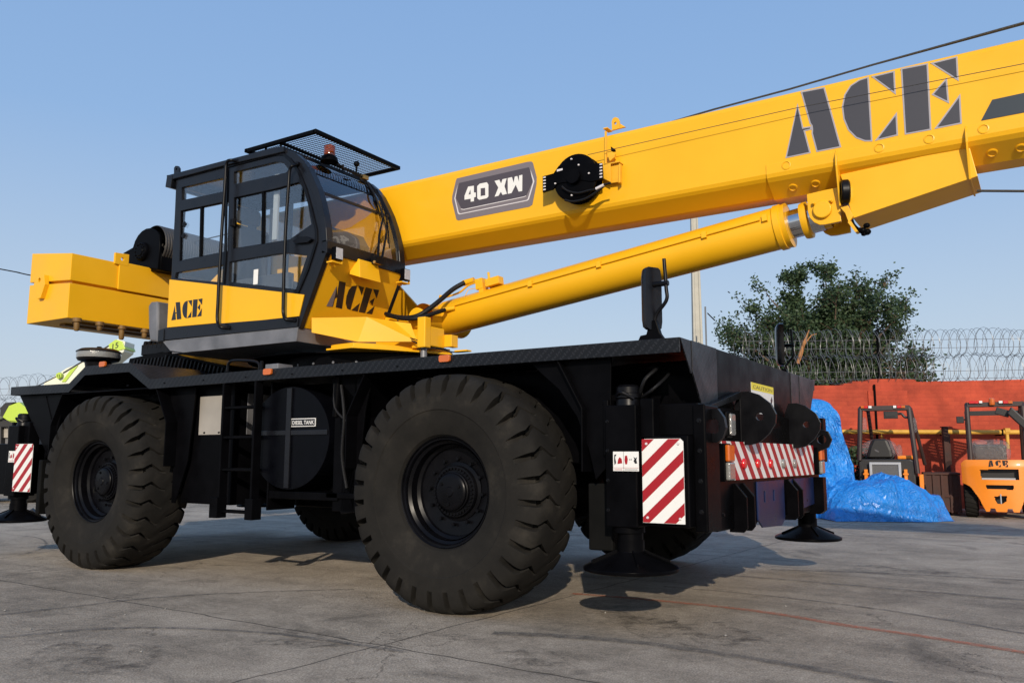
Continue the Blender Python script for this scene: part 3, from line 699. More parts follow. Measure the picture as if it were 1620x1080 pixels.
# ---------------- winch
b = MB()
yw = 1.32
WZ = dict(ox=180, oy=340, sc_=9.0)
pl = XZ([(130, 545), (270, 465), (300, 370), (345, 290), (400, 230), (460, 195), (520, 187), (570, 198), (620, 235), (650, 290), (655, 450), (625, 770), (190, 690), (190, 580)], yw, **WZ)
b.xz(pl, yw, yw+.03)
cc = XZ([(410, 525)], yw, **WZ)[0]
b.lathe([(.0001, -.05), (.06, -.05), (.062, -.04), (.10, -.04), (.115, -.02), (.115, 0)], (cc[0], yw, cc[1]), (0, 1, 0), 28)
for i in range(12):
    a = 2*math.pi*i/12; b.lathe([(.0001, -.052), (.011, -.052), (.012, -.03)], (cc[0]+.088*math.cos(a), yw, cc[1]+.088*math.sin(a)), (0, 1, 0), 6)
b.xz(pl, yw+.95, yw+.98)
b.xz([(pl[0][0]+.15, pl[11][1]), (pl[0][0]+.15, pl[11][1]+.12), (pl[11][0], pl[11][1]+.25), (pl[11][0], pl[11][1])], yw+.03, yw+.95)
b.box(pl[11][0]-.02, pl[11][0]+.01, yw+.03, yw+.95, pl[11][1], pl[10][1]-.06)
winch = obj('winch', b, 'black', CR, bevel=.005)
b = MB(); dc = XZ([(520, 420)], yw, **WZ)[0]; k = 26; prf = []
for i in range(k*3+1):
    prf.append((.235+.010*abs(math.sin(math.pi*i/3)), .04+.90*i/(k*3)))
b.lathe(prf, (dc[0], yw, dc[1]), (0, 1, 0), 36)
obj('rope_drum', b, 'rope', winch)

# ---------------- cab
YS = .5; YF = 1.54
CZ = dict(ox=230, oy=190, sc_=2.7)
def Cz(pts, y=YS): return XZ(pts, y, **CZ)
outer = Cz([(130, 285), (130, 245), (340, 188), (560, 128), (598, 124), (640, 143), (668, 170), (692, 203), (712, 245), (732, 292), (748, 345), (760, 400), (770, 455), (775, 520), (772, 545), (655, 885), (78, 940), (95, 885), (112, 640), (125, 400)])
W = [[(155, 288), (332, 248), (330, 305), (155, 342)],
     [(378, 222), (560, 178), (588, 182), (611, 210), (600, 224), (378, 274)],
     [(150, 388), (355, 345), (350, 560), (145, 602)],
     [(378, 332), (560, 292), (655, 265), (672, 285), (692, 350), (708, 445), (612, 512), (372, 550)],
     [(130, 652), (338, 618), (335, 693), (125, 675)],
     [(358, 606), (540, 575), (600, 568), (690, 578), (642, 722), (355, 690)]]
Wc = [Cz(w) for w in W]
b = MB(); b.xz(outer, YS, YS+.045, Wc)
cab = obj('cab', b, 'frame_black', CR, bevel=.004)
# far side frame
b = MB()
of = [(x, z) for x, z in outer]; arc_ = Cz([(640, 147), (668, 172), (692, 205), (712, 247), (732, 294), (748, 347), (760, 402), (769, 457), (773, 520)])
FH = [[(-3.80, 2.66), (-3.22, 2.66), (-3.22, 3.72), (-3.80, 3.74)], [(-3.16, 2.70), (arc_[-1][0]-.10, 2.72)]+[(x-.10, z-.05) for x, z in arc_[::-1]]+[(-3.16, 3.73)]]
b.xz(of, YF-.045, YF, FH)
obj('far_side_frame', b, 'frame_black', cab, bevel=.004)
# glass panes
names = ['upper rear', 'upper door', 'rear sliding', 'door', 'lower rear', 'lower door']
for i, w in enumerate(Wc):
    b = MB(); b.xz(inset(w, -.008), YS+.018, YS+.023); obj('window', b, 'glass', cab)
for i in (0, 1):
    b = MB(); b.xz(inset(FH[i], -.008), YF-.025, YF-.02); obj('window', b, 'glass', cab)
# window rails
b = MB()
def bar(mb, pts, w, y0, y1):
    for (p, q) in zip(pts[:-1], pts[1:]):
        p = Vector(p); q = Vector(q); t = (q-p).normalized(); n_ = Vector((-t.y, t.x))*w/2
        mb.xz([tuple(p+n_-t*0), tuple(q+n_), tuple(q-n_), tuple(p-n_)], y0, y1)
bar(b, Cz([(236, 370), (231, 586)]), .028, YS+.005, YS+.034)
bar(b, Cz([(500, 303), (497, 528)]), .028, YS+.005, YS+.034)
for w in (Wc[2], Wc[3]):
    k = len(w)
    for i in range(k): bar(b, [w[i], w[(i+1) % k]], .016, YS+.012, YS+.03)
obj_split('window_rail', b, 'black', cab, bevel=.001)
# door outline, proud of the side
b = MB()
dw = Cz([(345, 195), (560, 140), (592, 140), (625, 165), (660, 215), (690, 290), (715, 380), (737, 470), (738, 520), (700, 640), (655, 745), (650, 742), (690, 640), (727, 520), (726, 470), (704, 383), (680, 297), (650, 222), (615, 175), (590, 152), (560, 151), (355, 204), (350, 560), (340, 700), (332, 700), (340, 560)])
b.xz(dw, YS-.012, YS-.0005); obj('door_seal', b, 'black_gloss', cab, bevel=.003)
b = MB()
hd = Cz([(640, 520), (665, 502), (700, 500), (722, 512), (705, 525), (655, 530)]); b.xz(hd, YS-.035, YS-.001); q = Cz([(378, 440)])[0]; b.box(q[0]-.02, q[0]+.02, YS-.03, YS, q[1]-.035, q[1]+.035)
for c_ in ((165, 445), (160, 493)):
    q = Cz([c_])[0]
    for i in range(4):
        a = math.pi/2*i; b.lathe([(.0001, -.012), (.014, -.012), (.014, 0)], (q[0]+.016*math.cos(a), YS+.012, q[1]+.016*math.sin(a)), (0, 1, 0), 8)
obj_split('door_handle', b, 'black_gloss', cab, bevel=.002)
# yellow lower panels
b = MB(); b.xz(Cz([(106, 681), (308, 704), (306, 867), (96, 886)]), YS-.010, YS-.0005)
obj_split('lower_panel', b, 'yellow', cab, bevel=.003)
b = MB(); b.xz(Cz([(312, 704), (338, 707), (330, 873), (310, 868)]), YS-.010, YS-.0005); b.xz(Cz([(338, 707), (682, 746), (660, 838), (332, 873)]), YS-.014, YS-.0008)
obj('door_panel', b, 'yellow', cab, bevel=.003)
# letters on the side of the cab
lp = Cz([(115, 855), (245, 840), (245, 762), (115, 775)])
b = MB()
lx0, lx1 = Q(230+115/2.7, 190+855/2.7, 'y', YS).x, Q(230+244/2.7, 190+840/2.7, 'y', YS).x
lz0 = Q(230+115/2.7, 190+856/2.7, 'y', YS).z; lz1 = Q(230+240/2.7, 190+762/2.7, 'y', YS).z
zb1 = Q(230+243/2.7, 190+838/2.7, 'y', YS).z
for g_ in GN: b.xz([(lx0+(lx1-lx0)*u, lz0+(zb1-lz0)*u+(lz1-zb1)*v) for u, v in g_], YS-.0118, YS-.0102)
obj('lettering', b, 'letterblack', cab, label='black stencil letters A C E on the cab side')
# skirt and grey tray
b = MB(); sk_ = Cz([(92, 888), (660, 842), (655, 885), (652, 885), (70, 942), (72, 895)])
b.xz([sk_[0], sk_[1], sk_[2], sk_[4], sk_[5]], YS-.02, YS+.03)
b.box(sk_[0][0], sk_[1][0], YS+.03, YF, sk_[2][1], sk_[2][1]+.04)
q = Cz([(66, 898), (82, 945)]); b.box(q[0][0], q[1][0]+.02, YS-.03, YS+.03, q[1][1], q[0][1])
obj('skirt', b, 'frame_black', cab, bevel=.004)
b = MB(); tr_ = Cz([(76, 944), (656, 884), (648, 945), (168, 993), (110, 985)])
b.xz(tr_, YS-.012, YS+.0)
x1_ = tr_[1][0]; zt, zb_ = tr_[1][1], tr_[2][1]
b.add([(x1_, YS, zt), (x1_+.0, YF+.02, zt), (x1_-.02, YF+.02, zb_), (tr_[2][0], YS, zb_), (x1_-.03, YS, zt), (x1_-.03, YF+.02, zt), (x1_-.05, YF+.02, zb_), (tr_[2][0]-.03, YS, zb_)],
      [(0, 1, 2, 3), (7, 6, 5, 4), (0, 4, 5, 1), (3, 2, 6, 7), (1, 5, 6, 2), (0, 3, 7, 4)])
b.box(tr_[4][0], tr_[2][0]-.02, YS+.01, YF, zb_+.005, zb_+.02)
obj('underside_tray', b, 'grey_steel', cab, bevel=.003)
b = MB(); gq = XZ([(60, 895), (58, 800), (70, 785), (100, 782), (100, 955), (66, 950)], YS+.25, **CZ)
b.xz(gq, YS+.12, YS+.5); obj('rear_casing', b, 'grey_steel', cab, bevel=.02)
# floor, rear wall, roof
xb = outer[0][0]; 
b = MB(); b.box(xb+.01, x1_-.05, YS+.045, YF-.045, sk_[2][1]+.05, sk_[2][1]+.08)
b.box(xb+.0, xb+.04, YS+.045, YF-.045, sk_[2][1]+.08, sk_[2][1]+.52)
b.box(xb+.0, xb+.04, YS+.045, YF-.045, outer[1][1]-.10, outer[1][1]-.02)
b.box(xb+.0, xb+.04, YF-.12, YF-.045, sk_[2][1]+.52, outer[1][1]-.10)
b.box(xb+.0, xb+.04, YS+.045, YS+.10, sk_[2][1]+.52, outer[1][1]-.10)
obj('cab_shell', b, 'frame_black', cab)
b = MB()
rf = Cz([(100, 240), (340, 178), (575, 118), (600, 115), (600, 140), (340, 200), (105, 262)])
b.xz(rf, YS-.03, YF+.03)
vz = Cz([(97, 290), (105, 238), (128, 240), (120, 294)]); b.xz(vz, YS-.035, YF+.035)
obj('roof', b, 'frame_black', cab, bevel=.006)
b = MB()
q = Cz([(133, 243), (122, 238), (122, 205), (128, 196), (138, 196), (144, 205), (144, 238)]); hc = Cz([(133, 210)])[0]
b.xz(q, YS+.0, YS+.02, [circ(hc[0], hc[1], .012, 10)]); obj('lifting_eye', b, 'frame_black', cab)
# front pillars, belt rail, windscreen
arc = Cz([(600, 130), (640, 147), (668, 172), (692, 205), (712, 247), (732, 294), (748, 347), (760, 402), (769, 457), (773, 520)])
def arcpil(y0, y1, w=.055, proud=.0):
    mb = MB(); n_ = len(arc); inn = []
    for i, p in enumerate(arc):
        t = Vector(arc[min(i+1, n_-1)])-Vector(arc[max(i-1, 0)]); t.normalize(); nn = Vector((t.y, -t.x))
        if nn.x > 0: nn = -nn
        inn.append(tuple(Vector(p)+nn*w))
    outp = [tuple(Vector(p)+(Vector(p)-Vector(q)).normalized()*proud) for p, q in zip(arc, inn)]
    mb.xz(outp+inn[::-1], y0, y1); return mb
obj('windscreen_pillar', arcpil(YS-.004, YS+.075, .06, .012), 'frame_black', cab, bevel=.006)
obj('windscreen_pillar', arcpil(YF-.075, YF+.004, .06, .012), 'frame_black', cab, bevel=.006)
mb = MB(); vs = []; fine_arc = smoothpath([(a, 0, c) for a, c in arc], 4)
for p in fine_arc: vs += [(p.x-.012, YS+.07, p.z), (p.x-.012, YF-.07, p.z)]
mb.add(vs, [(2*i, 2*i+1, 2*i+3, 2*i+2) for i in range(len(fine_arc)-1)], 0, True)
obj('windscreen', mb, 'shield', cab)
bx, bzz = arc[-1]
b = MB(); b.box(bx-.05, bx+.012, YS-.004, YF+.004, bzz-.10, bzz+.02)
q = Cz([(735, 300)])[0]; b.box(q[0]-.04, q[0]-.005, YS+.07, YF-.07, q[1]-.015, q[1]+.015)
obj('belt_rail', b, 'frame_black', cab, bevel=.006)
# front lower panel, slanting in to the bottom
bf = Cz([(657, 884)])[0]
tp = (bx+.004, bzz-.09); bt_ = (bf[0]+.004, bf[1])
nrm2 = Vector((tp[1]-bt_[1], -(tp[0]-bt_[0]))).normalized()
def FP(y, t, d=0):   # t: 0 bottom .. 1 top, d: proud
    return Vector((bt_[0]+(tp[0]-bt_[0])*t+nrm2.x*d, y, bt_[1]+(tp[1]-bt_[1])*t+nrm2.y*d))
def frontplate(mb, poly, d0, d1, mi=0): mb.plate(poly, [], lambda a, c: FP(a, c, d0), lambda a, c: FP(a, c, d1), mi)
b = MB(); frontplate(b, [(YS+.05, 0), (YF-.04, 0), (YF-.04, 1), (YS+.05, 1)], -.02, 0); obj('front_panel', b, 'yellow', cab, bevel=.002)
b = MB(); frontplate(b, [(YS-.004, -.02), (YS+.05, -.02), (YS+.05, 1), (YS-.004, 1)], -.06, .006); obj('front_post', b, 'frame_black', cab, bevel=.004); b = MB(); frontplate(b, [(YF-.04, -.02), (YF+.004, -.02), (YF+.004, 1), (YF-.04, 1)], -.06, .006)
obj('front_post', b, 'frame_black', cab, bevel=.004)
def ft(px, py):     # measured point on the slanted front panel
    d = fwd*F_PX+rgt*(px-810)-upv*(py-540); n3 = Vector((nrm2.x, 0, nrm2.y)); p0 = FP(0, 0)
    t = (p0-CAM).dot(n3)/d.dot(n3); p = CAM+d*t
    return p.y, (p.z-bt_[1])/(tp[1]-bt_[1])
b = MB(); F5 = lambda a, c: ft(500+a/10.8, 420+c/10.8)
fr_ = [[(395, 262), (505, 290), (440, 735), (335, 712), (362, 540), (372, 400)], [(350, 350), (362, 540), (320, 560), (285, 700), (175, 692)],
      [(700, 340), (585, 755), (530, 735), (505, 640), (520, 520), (560, 410), (620, 350)], [(722, 340), (820, 372), (775, 505)], [(745, 640), (710, 785), (600, 762)],
      [(850, 370), (960, 400), (835, 810), (728, 790)], [(972, 400), (1078, 418), (1033, 560)], [(1000, 555), (960, 680), (918, 610)], [(998, 690), (955, 830), (855, 815)]]
for i, g_ in enumerate(fr_): frontplate(b, [F5(*p) for p in g_], .001, .0025, mi=0)
frontplate(b, [F5(*p) for p in [(350, 350), (318, 520), (275, 700), (175, 692)]], .0026, .0036, mi=1)
obj('lettering', b, ['letterblack', 'badgegrey'], cab, label='glossy stencil letters A C E on the cab front')
# wiper motor box
b = MB(); c0 = ft(552, 408); c1 = ft(598, 450)
p0 = FP(*ft(568, 412)); p1 = FP(*ft(594, 420)); yl, yrr = p0.y-.02, FP(*ft(595, 420)).y
t0 = ft(570, 410)[1]; t1 = ft(572, 436)[1]
v = [FP(yl, t0, 0), FP(yrr, t0, 0), FP(yrr, t1, 0), FP(yl-.05, t1-.02, 0), FP(yl, t0, .02), FP(yrr, t0, .02), FP(yrr, t1, .13), FP(yl-.03, t1, .13)]
b.add(v, [(0, 1, 2, 3), (4, 7, 6, 5), (0, 4, 5, 1), (1, 5, 6, 2), (2, 6, 7, 3), (3, 7, 4, 0)]); obj('wiper_motor_box', b, 'yellow', cab, bevel=.004)
# wipers
b = MB()
def WS(px, py, dd=.03):      # on the windscreen surface, by height
    best = None
    for i in range(len(fine_arc)):
        x_, z_ = fine_arc[i].x+dd, fine_arc[i].z
        q = Q(px, py, 'x', x_)
        e = abs(q.z-z_)
        if best is None or e < best[0]: best = (e, q)
    return best[1]
w0 = FP(*ft(591, 414)); w0 += Vector((.05, 0, 0))
b.tube([w0, WS(600, 372), WS(607, 338)], [.012, .011, .006], 8); b.tube([w0+Vector((0, .05, 0)), WS(611, 372), WS(613, 335)], [.012, .011, .006], 8)
b.tube([WS(607, 328), WS(613, 352), WS(616, 392)], .006, 6); b.tube([WS(604, 330), WS(610, 360), WS(614, 385)], .006, 6)
b.tube([WS(596, 300), WS(607, 328), WS(613, 338)], .009, 6)
b.tube(smoothpath([WS(585, 290), WS(596, 305), WS(603, 322)]), .006, 6)
b.obox(w0, (1, 0, 0), (0, 1, 0), (0, 0, 1), .03, .05, .03)
obj_split('wiper', b, 'black_gloss', cab)
b = MB(); b.tube([w0+Vector((.01, -.06, -.02)), w0+Vector((.01, .02, -.02))], .014, 8); obj('wiper_pivot', b, 'brass', cab)
# work lamps
for (ll, xx) in (((526, 403), .0), ((634, 436), 0)):
    q = FP(*ft(*ll)); c = q+Vector((.05, -.0, .0)); b = MB(); b.box(c.x-.02, c.x+.03, c.y-.045, c.y+.045, c.z-.055, c.z+.055)
    wl = obj('work_lamp', b, 'black', cab, bevel=.004)
    b = MB(); b.box(c.x+.031, c.x+.036, c.y-.038, c.y+.038, c.z-.048, c.z+.048); obj('lens', b, 'ledlens', wl)
    b = MB(); b.box(c.x-.05, c.x+.02, c.y-.07, c.y+.05, c.z-.085, c.z-.072); b.box(c.x-.06, c.x-.04, c.y-.03, c.y+.01, c.z-.10, c.z-.06); b.box(c.x-.0, c.x+.02, c.y+.045, c.y+.055, c.z-.085, c.z+.0)
    obj('lamp_bracket', b, 'yellow', wl, bevel=.002)
# handrails
def rail(pts):
    b = MB(); b.tube(smoothpath(pts, 6), .0155, 10); obj('handrail', b, 'black_gloss', cab)
def CP(px, py, y=YS-.07): return Q(230+px/2.7, 190+py/2.7, 'y', y)
rail([CP(402, 178, YS), CP(365, 172), CP(346, 188), CP(340, 280), CP(330, 420), CP(318, 620), CP(310, 780), CP(308, 858), CP(325, 885), CP(365, 888, YS)])
rail([CP(652, 190, YS), CP(628, 196), CP(616, 215), CP(610, 300), CP(600, 450), CP(593, 620), CP(589, 780), CP(590, 828), CP(603, 852), CP(645, 856, YS)])
# small fittings of handrail feet
b = MB()
for p in ((400, 176), (362, 886), (652, 188), (643, 855)):
    q = CP(*p, YS-.01); b.lathe([(.0001, -.02), (.02, -.02), (.022, .01)], q, (0, 1, 0), 10)
obj_split('rail_foot', b, 'black_gloss', cab)
# roof guard grille
GZ = 3.945
ga = Q(391, 239, 'z', GZ); gb = Q(500, 208, 'z', GZ); gc = Q(629, 266, 'z', GZ)
gx0_, gx1_ = ga.x, (gb.x+gc.x)/2; gy0_, gy1_ = (ga.y+gb.y)/2, gc.y
b = MB(); t_ = .018
b.box(gx0_, gx1_, gy0_-t_, gy0_+t_, GZ-t_, GZ+t_); b.box(gx0_, gx1_, gy1_-t_, gy1_+t_, GZ-t_, GZ+t_)
b.box(gx1_-t_, gx1_+t_, gy0_-t_, gy1_+t_, GZ-t_+.001, GZ+t_+.001); b.box(gx0_-t_, gx0_+t_, gy0_-t_, gy1_+t_, GZ-t_+.001, GZ+t_+.001)
gm = Q(448, 227, 'z', GZ).x; b.box(gm-.012, gm+.012, gy0_, gy1_, GZ-.016, GZ+.012)
rzf = rf[2][1]
for x_ in (gx0_+.03, (gx0_+gm)/2+.02, gm):
    for y_ in (gy0_+.02, gy1_-.3): b.tube([(x_, y_, rzf-.06), (x_, y_, GZ+.03)], .012, 8)
grd = obj('roof_guard', b, 'black', cab, bevel=.003)
b = MB()   # expanded metal mesh
px_, py_ = .055, .036; sx, sy = int((gx1_-gx0_)/px_), int((gy1_-gy0_)/py_)
for j in range(sy+1):
    y_ = gy0_+(gy1_-gy0_)*j/sy
    for i in range(sx*2):
        xa = gx0_+(gx1_-gx0_)*i/(sx*2); xb_ = gx0_+(gx1_-gx0_)*(i+1)/(sx*2)
        ya = y_+(py_/2 if i % 2 == 0 else 0)-py_/4; yb = y_+(0 if i % 2 == 0 else py_/2)-py_/4
        for s_ in (1,):
            b.add([(xa, ya-.0018, GZ), (xb_, yb-.0018, GZ), (xb_, yb+.0018, GZ), (xa, ya+.0018, GZ), (xa, ya-.0018, GZ+.004), (xb_, yb-.0018, GZ+.004), (xb_, yb+.0018, GZ+.004), (xa, ya+.0018, GZ+.004)],
                  [(0, 3, 2, 1), (4, 5, 6, 7), (0, 1, 5, 4), (2, 3, 7, 6)])
            ym = py_/2
            b.add([(xa, 2*y_+0-ya-.0018, GZ), (xb_, 2*y_-yb-.0018, GZ), (xb_, 2*y_-yb+.0018, GZ), (xa, 2*y_-ya+.0018, GZ), (xa, 2*y_-ya-.0018, GZ+.004), (xb_, 2*y_-yb-.0018, GZ+.004), (xb_, 2*y_-yb+.0018, GZ+.004), (xa, 2*y_-ya+.0018, GZ+.004)],
                  [(0, 3, 2, 1), (4, 5, 6, 7), (0, 1, 5, 4), (2, 3, 7, 6)])
obj('mesh_panel', b, 'black', grd, fixn=False)
# beacon and small lamp on the screen top
c = WS(521, 250, .02)
b = MB(); b.lathe([(.085, -.06), (.078, -.02), (.056, 0), (.0001, 0)], (c.x, c.y, c.z+.02), (0, 0, 1), 24); bc = obj('beacon', b, 'black', cab)
b = MB(); b.lathe([(.052, 0), (.055, .035), (.053, .04), (.055, .075), (.05, .095), (.0001, .10)], (c.x, c.y, c.z+.022), (0, 0, 1), 24); obj('amber_dome', b, 'beacon', bc)
c = WS(564, 264, .03); b = MB(); b.ball((c.x, c.y, c.z+.03), .03, .03, .03, 10); b.tube([(c.x, c.y, c.z-.05), (c.x, c.y, c.z+.01)], .01)
b.tube(smoothpath([WS(530, 252, .04), WS(545, 268, .04), WS(562, 274, .03), WS(580, 284, .03)]), .006, 6)
b.tube(smoothpath([WS(540, 262, .05), WS(560, 276, .04), WS(574, 282, .03)]), .005, 6)
obj('camera_lamp', b, 'black_gloss', cab)
b = MB(); c = WS(577, 281, .03); b.box(c.x-.03, c.x+.02, c.y-.04, c.y+.04, c.z-.02, c.z+.02); obj('cable_clamp', b, 'brass', cab, bevel=.003)
b = MB(); b.tube(smoothpath([WS(578, 284, .03), WS(590, 303, .03), WS(602, 330, .03), WS(606, 345, .03)]), .009, 8); b.tube(smoothpath([WS(583, 288, .03), WS(597, 308, .03), WS(606, 332, .03)]), .006, 6)
obj('washer_hose', b, 'hose', cab)
# seat, console, interior
b = MB(); sx_ = -2.95
b.box(sx_-.25, sx_+.3, .8, 1.25, 2.62, 2.76); b.box(sx_-.36, sx_-.22, .8, 1.25, 2.72, 3.35); b.box(sx_-.36, sx_-.24, .9, 1.15, 3.38, 3.55); b.box(sx_-.2, sx_+.2, .85, 1.2, 2.25, 2.62)
obj('seat', b, 'seat', cab, bevel=.04)
b = MB(); b.xz([(bx-.62, 2.25), (bx-.42, 2.25), (bx-.20, 2.80), (bx-.14, 2.98), (bx-.22, 3.10), (bx-.34, 3.04)], .74, 1.20); b.box(bx-.30, bx-.27, .66, .86, 2.9, 3.08); b.tube([(bx-.4, 1.02, 2.9), (bx-.55, 1.02, 3.08)], .025)
b.tube([(bx-.57+.06*math.sin(a), 1.02+.2*math.cos(a), 3.09+.19*math.sin(a)*.6) for a in [i*math.pi/12 for i in range(24)]], .014, 8, closed=True)
obj('control_console', b, 'seat', cab, bevel=.01)
b = MB(); q = Cz([(465, 668)])[0]; b.box(q[0]-.03, q[0]+.03, YS+.0165, YS+.0175, q[1]-.07, q[1]+.07); q = Cz([(175, 318)])[0]
obj('window_sticker', b, 'white', cab)
b = MB(); b.box(-2.36, -2.30, YS+.06, YS+.08, 3.0, 3.62); b.box(-3.46, -3.42, YF-.06, YF-.05, 2.7, 3.7); obj_split('window_curtain', b, 'curtain', cab)
b = MB(); b.box(-3.85, -2.1, YS+.09, YS+.10, 2.24, 2.62); b.box(-3.2, -2.2, .62, .70, 2.25, 2.70); obj_split('trim_panel', b, 'seat', cab, bevel=.01)

# ---------------- chassis and deck
b = MB()
YD0, YD1 = .16, 3.60; XF = 1.69
ys_l = [(-5.90, 1.775), (-4.80, 1.765), (-4.53, 1.925), (-3.80, 1.92), (-3.47, 1.745), (-2.0, 1.755), (XF, 1.755)]
T = .09
deckpoly = ys_l+[(x, z-T) for x, z in ys_l[::-1]]
b.xz(deckpoly, YD0, YD0+.012); b.xz(deckpoly, YD1-.012, YD1)
deckin = [(x, z-.004) for x, z in ys_l]+[(x, z-.016) for x, z in ys_l[::-1]]
b.xz(deckin, YD0+.012, YD1-.012)
b.yz([(YD0, 1.775), (YD1, 1.775), (YD1, 1.685), (YD0, 1.685)], -5.912, -5.900)
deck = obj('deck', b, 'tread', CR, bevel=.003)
# front fascia
b = MB()
fasc = [(YD0, 1.755), (YD1, 1.755), (3.28, 1.36), (.50, 1.36)]
b.yz([(.34, 1.755), (.80, 1.755), (.80, 1.36), (.50, 1.36), (.345, 1.56)], XF-.0, XF+.010)
b.yz([(YD0, 1.754), (.34, 1.754), (.34, 1.55), (.33, 1.55)], XF-.002, XF+.006)
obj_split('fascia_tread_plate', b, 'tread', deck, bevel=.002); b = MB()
b.yz([(2.70, 1.755), (YD1, 1.755), (3.28, 1.36), (2.70, 1.36)], XF-.0, XF+.010)
b.box(XF+.010, XF+.014, 2.974, 2.986, 1.37, 1.75)
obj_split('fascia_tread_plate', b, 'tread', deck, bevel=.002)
b = MB(); b.yz([(.80, 1.753), (2.70, 1.753), (2.70, 1.36), (.80, 1.36)], XF-.01, XF+.006)
obj('front_fascia', b, 'black', deck, bevel=.002)
b = MB(); c = Q(1207, 627, 'x', XF+.012)
q = [Q(a, e, 'x', XF+.012) for a, e in ((1189, 604), (1224, 614), (1224, 650), (1189, 640))]
sy0, sy1 = q[0].y, q[1].y; sz1 = q[0].z; sz0 = sz1-.30
zz = sz1-.055
b.yz([(sy0, sz1), (sy1, sz1), (sy1, sz0), (sy0, sz0)], XF+.006, XF+.008, mi=0); b.yz([(sy0, sz1), (sy1, sz1), (sy1, zz), (sy0, zz)], XF+.008, XF+.009, mi=1)
w, vs, fs = text_mb('CAUTION', .042, None); k_ = (sy1-sy0-.07)/w
b.add([(XF+.0095, sy0+.035+v.x*k_, zz+.012+v.y*.9) for v in vs], fs, 2)
for i in range(4): b.box(XF+.008, XF+.0088, sy0+.02, sy0+.12+.02*(i % 2), zz-.035-.03*i, zz-.03-.03*i, mi=2)
b.yz([(sy1-.09, zz-.05), (sy1-.05, zz-.02), (sy1-.035, zz-.05), (sy1-.06, zz-.08), (sy1-.03, zz-.14), (sy1-.05, zz-.14), (sy1-.08, zz-.09)], XF+.008, XF+.0088, mi=2)
obj('caution_sticker', b, ['white', 'cautionyellow', 'letterblack'], deck, label='yellow and white sticker reading CAUTION')
# main frame and inner structure (all black)
b = MB()
b.box(-5.7, 1.62, .98, 1.12, .95, 1.60); b.box(-5.7, 1.62, 2.64, 2.78, .95, 1.60)
b.box(-5.6, 1.5, 1.12, 2.64, .98, 1.10); b.box(1.10, 1.66, .66, 3.1, 1.0, 1.672); b.box(-1.4, -1.3, .6, 3.1, .7, 1.67); b.box(-3.0, -2.9, .6, 3.1, .7, 1.67)
for x_ in (-5.6, -3.2, -1.0, 1.2): b.box(x_, x_+.25, .99, 2.77, .96, 1.61)
b.lathe([(.16, .5), (.16, 3.2)], (0, 0, .78), (0, 1, 0), 20); b.lathe([(.16, .5), (.16, 3.2)], (-4.107, 0, .78), (0, 1, 0), 20)
b.ball((0, 1.88, .8), .32, .3, .3, 10); b.ball((-4.107, 1.88, .8), .32, .3, .3, 10)
b.box(-.9, 1.25, .62, .65, 1.0, 1.66); b.box(-5.2, -3.1, .62, .65, 1.0, 1.66)
# body panels between the wheels and behind them
b.box(-3.2, -2.52, .36, .98, .62, 1.68); b.box(-2.0, -.98, .62, .98, .62, 1.66)
b.box(-3.2, -.98, .9, .98, .62, 1.66)
b.box(-5.75, -5.1, .62, .98, .9, 1.70)
b.box(-3.25, -.98, .98, 2.78, .66, .96)
frame = obj('main_frame', b, 'black', CR, bevel=.006)
# wheel arches
def arch(cx, x0, x1, r, y0, y1, zt):
    mb = MB(); t = .012
    P_ = []; n_ = 14
    a0 = math.asin(min(1, (zt-.9)/r)) if r > (zt-.9) else math.pi/2
    pts = [(x0, .95), (x0-.0, 1.35), (x0+.18, zt), (x1-.18, zt), (x1, 1.35), (x1, .95)]
    pin = [(x0+t, .95), (x0+t, 1.35), (x0+.18+t*.5, zt-t), (x1-.18-t*.5, zt-t), (x1-t, 1.35), (x1-t, .95)]
    mb.xz(pts+pin[::-1], y0, y1); return mb
obj('wheel_arch', arch(0, -1.02, 1.02, .9, .18, .62, 1.672), 'black', CR, bevel=.003)
obj('wheel_arch', arch(0, -5.13, -3.22, .9, .18, .62, 1.672), 'black', CR, bevel=.003)
obj('wheel_arch', arch(0, -1.02, 1.02, .9, 3.14, 3.58, 1.672), 'black', CR, bevel=.003)
obj('wheel_arch', arch(0, -5.13, -3.22, .9, 3.14, 3.58, 1.672), 'black', CR, bevel=.003)
# fender side plates with a curved edge
b = MB()
cur = [(1.02+.40*math.sin(a)*0+.0-.0, 0) for a in (0,)]
fp = [(.62, 1.668), (1.62, 1.668), (1.05, 1.02), (1.02, .95)]+[(1.02-.36*math.sin(t)**1.0, .95+.72*(1-math.cos(t))) for t in [R(a) for a in (15, 30, 45, 60, 75, 90)]]
b = MB(); b.xz([(.60, 1.668), (1.2, 1.668), (1.18, 1.0), (1.08, .9), (1.03, 1.1), (.95, 1.3), (.82, 1.48), (.70, 1.58)], .24, .255); obj_split('fender_side_plate', b, 'black', CR, bevel=.003)
b = MB(); b.xz([(-.86, 1.668), (-1.25, 1.668), (-1.25, .62), (-.98, .62), (-.96, 1.1), (-.93, 1.4)], .3, .315); obj_split('fender_side_plate', b, 'black', CR, bevel=.003)
b = MB()
b.xz([(-3.36, 1.66), (-2.98, 1.66), (-3.05, 1.0), (-3.2, .62), (-3.25, .62), (-3.25, 1.2)], .30, .315); obj_split('fender_side_plate', b, 'black', CR, bevel=.003)
b = MB()
b.xz([(-5.88, 1.69), (-5.0, 1.68), (-5.12, 1.2), (-5.30, 1.0), (-5.3, 1.1)], .24, .255)
b.tube([(-5.35, .24, 1.66), (-5.15, .24, 1.3)], .008)
obj_split('fender_side_plate', b, 'black', CR, bevel=.003)
